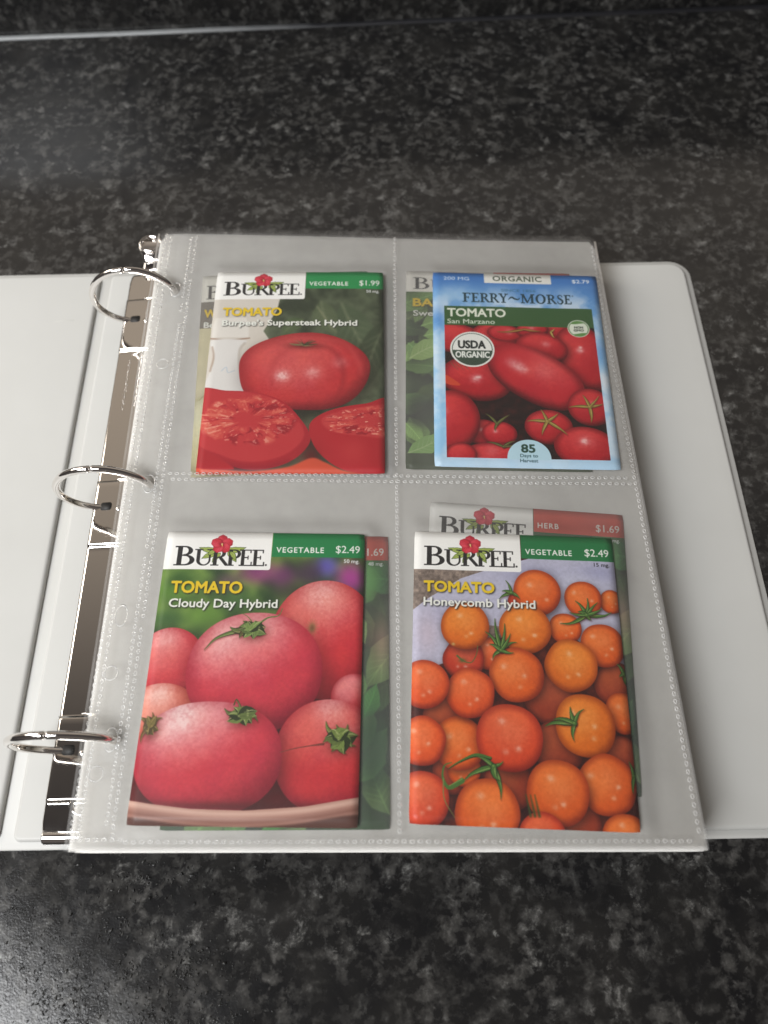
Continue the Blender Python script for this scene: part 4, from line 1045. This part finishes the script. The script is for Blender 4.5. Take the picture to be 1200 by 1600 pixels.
# opening lever at the top, curled upward, and the small tab at the foot
lv = MB()
path = [(5.0, 138.0, 8.6), (4.6, 142.0, 8.8), (4.2, 146.0, 10.4), (3.8, 149.5, 12.6), (3.4, 153.5, 14.2), (3.2, 157.5, 14.8), (3.1, 160.2, 14.4), (3.1, 161.6, 13.2)]
wid = [7.2, 6.4, 5.0, 5.4, 7.0, 6.6, 4.6, 1.2]; rings = []
for (x, y, z), w_ in zip(spline(path, 4), np.interp(np.linspace(0, 7, 29), range(8), wid)):
    rings.append([(x + w_ * math.cos(t), y, z + (.9 if math.sin(t) > 0 else .7) * math.sin(t) - .9 * math.exp(-(math.cos(t) * 1.6) ** 2) * (1 if math.sin(t) > 0 else 0) * smooth((y - 149) / 4)) for t in np.linspace(0, 2 * math.pi, 25)[:-1]])
lv.loft(rings); lv.build("opening_lever", M_chrome, mech)
lr = MB(); lr.tube([(3.2 + 5.6 * math.cos(t), 154.8 + 4.4 * math.sin(t), 15.4 + .8 * math.sin(t)) for t in np.linspace(0, 2 * math.pi, 33)[:-1]], 1.0, 10, closed=True); lr.build("lever_rim", M_chrome, mech)
cw = MB()
for yy, zz in ((145.6, 11.4), (139.8, 10.2), (136.0, 10.4)):
    cw.tube([(lerp(0.5, 12, k / 8), yy + 1.1 * math.sin(k / 8 * math.pi) - .5 * k / 8, zz + .9 * math.sin(k / 8 * math.pi)) for k in range(9)], [.5 + .6 * math.sin(k / 8 * math.pi) for k in range(9)], 10)
cw.build("lever_hinge", M_chrome, mech)
tb = MB(); tb.loft([[(x, -139.6 + 3.2 * math.cos(a), 6.0 + 4.0 * math.sin(a)) for a in np.linspace(-.4, math.pi + .4, 12)] for x in (-6.6, -6.2, 0, 8, 16, 22.6, 23.2)], True, True); tb.build("end_tab", M_chrome, mech)
tb = MB(); tb.tube([(-6, -137.6, 8.2), (0, -137.4, 9.1), (8, -137.4, 9.6), (16, -137.4, 9.1)], .25, 8); tb.build("tab_edge", M_plate, mech)

# ------------------------------------------------------------------ the pocket pages
PWID, PHGT = 224.4, 290.0
QC = {'tl': (13.2, 147.6, 33.0), 'tr': (237.4, 140.4, 28.0), 'bl': (12.2, -145.7, 34.0), 'br': (239.0, -148.6, 30.0)}
def page_pt(u, v, k=0, dz=0.0):
    """u, v in 0..1 from the page's top left corner; k counts the pages down the stack"""
    a, b, c, d = (np.array(QC[q]) for q in ('tl', 'tr', 'bl', 'br'))
    p = (a * (1 - u) + b * u) * (1 - v) + (c * (1 - u) + d * u) * v
    drop = (0, 1.9, 4.2, 8.2, 11.0, 13.8, 16.6, 19.6)[k]
    z = p[2] - drop * (1 - .06 * u)
    z += .55 * math.sin(u * 5.1 + v * 2.3 + k) * math.sin(v * 4.4 + .6 + k * .7) * (.4 + .6 * u) - 1.4 * math.sin(math.pi * u) * .0
    z -= 1.5 * smooth((.06 - u) / .06) * .6
    shift = [(0, 0), (.5, -.5), (.2, .4), (.9, -.7), (.5, .3), (1.1, -.6), (.8, .2), (1.3, -.4)][k]
    if k: p[1] -= (.6 * k) * (1 - v)
    return np.array([p[0] + shift[0], p[1] + shift[1] * .5, z + dz])
def page_inv(x, y, k=0):
    u, v = .5, .5
    for _ in range(4):
        p = page_pt(u, v, k); pu = (page_pt(u + .001, v, k) - p) / .001; pv = (page_pt(u, v + .001, k) - p) / .001
        det = pu[0] * pv[1] - pv[0] * pu[1]; ex, ey = x - p[0], y - p[1]
        u += (ex * pv[1] - pv[0] * ey) / det; v += (pu[0] * ey - ex * pu[1]) / det
    return u, v
def page_z(x, y, k=0):
    u, v = page_inv(x, y, k); return page_pt(u, v, k)[2]
FRONT = ((86.6, 60.5, -.4, 41.25, 57.15), (191.9, 60.6, -2.0, 40.9, 55.5), (75.8, -81.7, -1.5, 41.25, 57.15), (177.7, -83.7, -2.9, 41.25, 57.15))
def drape(x, y):
    """how far the uppermost film is lifted by the packet beneath it"""
    best = 0.0
    for cx, cy, a, hw, hh in FRONT:
        ca, sa = math.cos(math.radians(a)), math.sin(math.radians(a)); lx, ly = (x - cx) * ca + (y - cy) * sa, -(x - cx) * sa + (y - cy) * ca
        ox, oy = max(abs(lx) - hw, 0), max(abs(ly) - hh, 0)
        best = max(best, float(smooth(1 - math.hypot(ox, oy) / 7.0)))
        if ox < 12 and oy < 12: best += .10 * math.sin(lx * .33 + ly * .12 + cx) * math.exp(-(ox + oy) / 5) * (1 if ox + oy > .5 else .3)
    return best
def page_grid(k, dz, nu=44, nv=56, rc=3.0):
    v_ = []; f_ = []
    for j in range(nv + 1):
        for i in range(nu + 1):
            uu, vv = i / nu, j / nv
            # rounded upper corners
            yv = vv * PHGT
            if yv < rc:
                cut = (rc - math.sqrt(max(0, rc * rc - (rc - yv) ** 2))) / PWID
                uu = lerp(cut, 1 - cut, uu)
            q_ = page_pt(uu, vv, k, dz)
            if k == 0 and dz > 0:
                w_ = min(1.0, min(abs(vv * PHGT - 143) , (1 - uu) * PWID, abs(uu * PWID - 119), max(0, uu * PWID - 15)) / 4.0)
                q_[2] += .95 * drape(q_[0], q_[1]) * w_
            v_.append(q_)
    for j in range(nv):
        for i in range(nu):
            a = j * (nu + 1) + i; f_.append((a, a + nu + 1, a + nu + 2, a + 1))
    return v_, f_
WELD_U = [(4.4, -2.8, 0), (7.2, -2.8, 1.3), (17.8, -4.0, 0), (20.4, -4.0, 1.3), (121.3, -4.6, 0), (222.0, 0, 0)]
WELD_V = [(141.6, 0), (144.4, 1.4), (287.2, 0)]
def weld_mesh(k, dz, pitch=2.85):
    mb = MB()
    def dot(pu, pv, along_u, jit=0):
        """a little raised oval loop"""
        ou, iu = (1.08, .62); a, b = (ou, .78) if along_u else (.78, ou)
        a2, b2 = (iu, .36) if along_u else (.36, iu)
        v = []
        for (p, q, h) in ((a, b, .0), ((a + a2) / 2, (b + b2) / 2, .22), (a2, b2, .0)):
            for s_ in range(8):
                t = s_ / 8 * 2 * math.pi
                v.append(page_pt((pu + p * math.cos(t)) / PWID, (pv + q * math.sin(t)) / PHGT, k, dz + h))
        f = []
        for rr_ in range(2):
            for s_ in range(8): f.append((rr_ * 8 + s_, rr_ * 8 + (s_ + 1) % 8, rr_ * 8 + 8 + (s_ + 1) % 8, rr_ * 8 + 8 + s_))
        mb.add(v, f)
    rj = random.Random(20 + k)
    for u, lean, off in WELD_U:
        for i in range(int((PHGT - 6.5) / pitch)):
            if rj.random() < .03: continue
            dot(u + lean * i * pitch / PHGT + rj.uniform(-.08, .08), 4.4 + off + i * pitch, False)
    for vv, off in (WELD_V if k == 0 else WELD_V[2:]):
        for i in range(int((PWID - 24) / pitch)):
            dot(21.5 + off + i * pitch, vv + rj.uniform(-.08, .08), True)
    for i in range(7): dot(2.5 + i * 2.85, 286.4, True)
    return mb
def edge_mesh(k, dz, w=1.0):
    mb = MB()
    def strip(P0, P1, du, dv, n=40):
        v = []; f = []
        for i in range(n + 1):
            u, vv = lerp(P0[0], P1[0], i / n), lerp(P0[1], P1[1], i / n)
            v += [page_pt(u, vv, k, dz), page_pt(u + du, vv + dv, k, dz + .12)]
        for i in range(n): f.append((2 * i, 2 * i + 1, 2 * i + 3, 2 * i + 2))
        mb.add(v, f)
    strip((0, .012), (0, 1), w / PWID, 0); strip((1 - w / PWID, .012), (1 - w / PWID, 1), w / PWID, 0)
    strip((w / PWID, 1 - w / PHGT), (1 - w / PWID, 1 - w / PHGT), 0, w / PHGT)
    return mb
def hole_rim(k, dz, yc, slot, xh):
    mb = MB(); uv0 = page_inv(xh, yc, k); hu, hv = (2.7, 4.6) if slot else (2.9, 2.9)
    rings = []
    for s_, h in ((1.0, 0), (.95, .2), (.89, .2), (.84, 0)):
        rings.append([tuple(page_pt(uv0[0] + hu * s_ * math.cos(t) / PWID, uv0[1] + hv * s_ * math.sin(t) / PHGT, k, dz + h)) for t in np.linspace(0, 2 * math.pi, 25)[:-1]])
    mb.loft(rings, False, False); return mb
page_labels = [
    "uppermost clear four-pocket page of the binder, with the four tomato packets in its pockets",
    "clear four-pocket page directly under the uppermost page, with the half-covered herb packets",
    "third clear four-pocket page from the top of the stack", "fourth clear four-pocket page from the top of the stack",
    "fifth clear four-pocket page from the top of the stack", "third clear four-pocket page from the bottom of the stack",
    "second clear four-pocket page from the bottom of the stack", "lowest clear four-pocket page, nearest the white back cover"]
for k in range(8):
    org = page_pt(.5, .5, k)
    pg = empty("pocket_page", tuple(org * MM)); tag(pg, page_labels[k], "plastic page", "clear pocket pages on the rings")
    for nm, dz in (("front_film", .75), ("back_film", -.6)):
        v_, f_ = page_grid(k, dz, *((100, 130) if (k == 0 and dz > 0) else (44, 56)))
        mesh_obj(nm, v_, f_, M_film if k == 0 else (M_film1 if (k == 1 and dz > 0) else M_film2), pg, origin=tuple(org))
    if k < 1:
        tag(weld_mesh(k, .80).build("weld_dots", M_weld, pg, origin=tuple(org)), kind="stuff")
        edge_mesh(k, .82).build("edge_seal", M_edge, pg, origin=tuple(org))
        for yc, slot, xh in ((106.5, True, 26.2), (62, False, 24.6), (-1, True, 25.6), (-60, True, 21.4), (-83, False, 20.4), (-108, True, 24.0), (-120, False, 20.0)):
            hole_rim(k, .85, yc, slot, xh).build("hole_rim", M_weld, pg, origin=tuple(org))

# ------------------------------------------------------------------ the seed packets
def packet(name, cx, cy, ang, k, img, label, dz=0.0, thick=.4, bulge=.35, w=82.5, h=114.3):
    """paper packet draped on page k between its two films; ang in degrees, local x right, local y up"""
    nu, nv = 26, 34; v = []; f = []; uv = []; mi = []
    ca, sa = math.cos(math.radians(ang)), math.sin(math.radians(ang))
    rj = random.Random(len(label)); lx0, ly0, ph = rj.uniform(.35, .65), rj.uniform(.7, .85), rj.uniform(0, 6)
    for side in (0, 1):
        for j in range(nv + 1):
            for i in range(nu + 1):
                s_, t_ = i / nu, j / nv
                lump = (0.0 if k else 1.0) * .35 * math.exp(-((s_ - lx0) / .3) ** 2 - ((t_ - ly0) / .16) ** 2) + (0.0 if k else 1.0) * .12 * math.sin(9 * s_ + ph) * math.sin(7 * t_ + 2 * ph)
                lx, ly = (s_ - .5) * w, (.5 - t_) * h
                # slightly rounded paper corners
                ex, ey = w / 2 - abs(lx), h / 2 - abs(ly)
                if ex < .01 and ey < .01: lx *= 1 - .5 / w; ly *= 1 - .5 / h
                x, y = cx + lx * ca - ly * sa, cy + lx * sa + ly * ca
                e_ = min(ex, ey)
                if k: bulge = 0.0
                b_ = smooth(e_ / 9) * (bulge + lump)
                z = page_z(x, y, k) + dz + (b_ + thick / 2 * smooth(e_ / .5) * .6 + thick * .2) * (1 if side == 0 else -.5)
                v.append((x, y, z)); uv.append((s_, 1 - t_))
    n1 = (nu + 1) * (nv + 1)
    for j in range(nv):
        for i in range(nu):
            a = j * (nu + 1) + i; f.append((a, a + nu + 1, a + nu + 2, a + 1)); mi.append(0)
            f.append((n1 + a + 1, n1 + a + nu + 2, n1 + a + nu + 1, n1 + a)); mi.append(1)
    rim = [i for i in range(nu + 1)] + [j * (nu + 1) + nu for j in range(1, nv + 1)] + [nv * (nu + 1) + i for i in range(nu - 1, -1, -1)] + [j * (nu + 1) for j in range(nv - 1, 0, -1)]
    for a, b in zip(rim, rim[1:] + rim[:1]): f.append((a, b, n1 + b, n1 + a)); mi.append(1)
    o = mesh_obj(name, v, f, [printed(name + "_print", img), M_paper], None, mat_idx=mi, uvs=uv, origin=(cx, cy, page_z(cx, cy, k)))
    tag(o, label, "seed packet", "seed packets in the page pockets")
    return o
I_herb = None
def place(quad_centre, ang, k, art, label, dz=0.0, **kw):
    packet("seed_packet", quad_centre[0], quad_centre[1], ang, k, art, label, dz, **kw)
place((86.6, 60.5), -.4, 0, art_super().out("print_big_red_tomato"), "packet in the upper left pocket showing one big ribbed red tomato above cut slices")
place((191.9, 60.6), -2.0, 0, art_marzano().out("print_plum_tomatoes"), "sky-blue bordered packet showing long plum tomatoes and a round organic seal", w=81.8, h=111.0)
place((75.8, -81.7), -1.5, 0, art_cloudy().out("print_pink_tomatoes"), "packet in the lower left pocket showing pinkish red tomatoes in a dish")
place((177.7, -83.7), -2.9, 0, art_honey().out("print_orange_tomatoes"), "packet in the lower right pocket showing many small round orange tomatoes")
herb = art_herb(31).out("print_herb")
place((81.4, 61.6), 2.1, 1, art_pale().out("print_pale"), "pale yellow packet mostly hidden behind the big ribbed tomato packet, showing its left edge")
place((179.3, 62.0), -1.7, 1, art_basil().out("print_green_leaves"), "green leaf packet half hidden behind the sky-blue bordered packet, yellow letters BA showing")
place((86.4, -82.8), -.6, 1, herb, "green herb packet behind the pink tomato packet, its price ending in 1.69")
place((182.8, -70.4), -5.0, 1, herb, "herb packet with a faded red HERB band peeking out above the orange tomato packet")
place((187.2, -79.7), -3.2, 3, art_blue().out("print_blue"), "bluish packet deep in the stack, a dim strip right of the orange tomato packet")
place((90.9, 60.4), -.9, 2, art_blue().out("print_dark"), "dark green packet under the pale yellow one, a thin strip along its right edge", dz=.2)
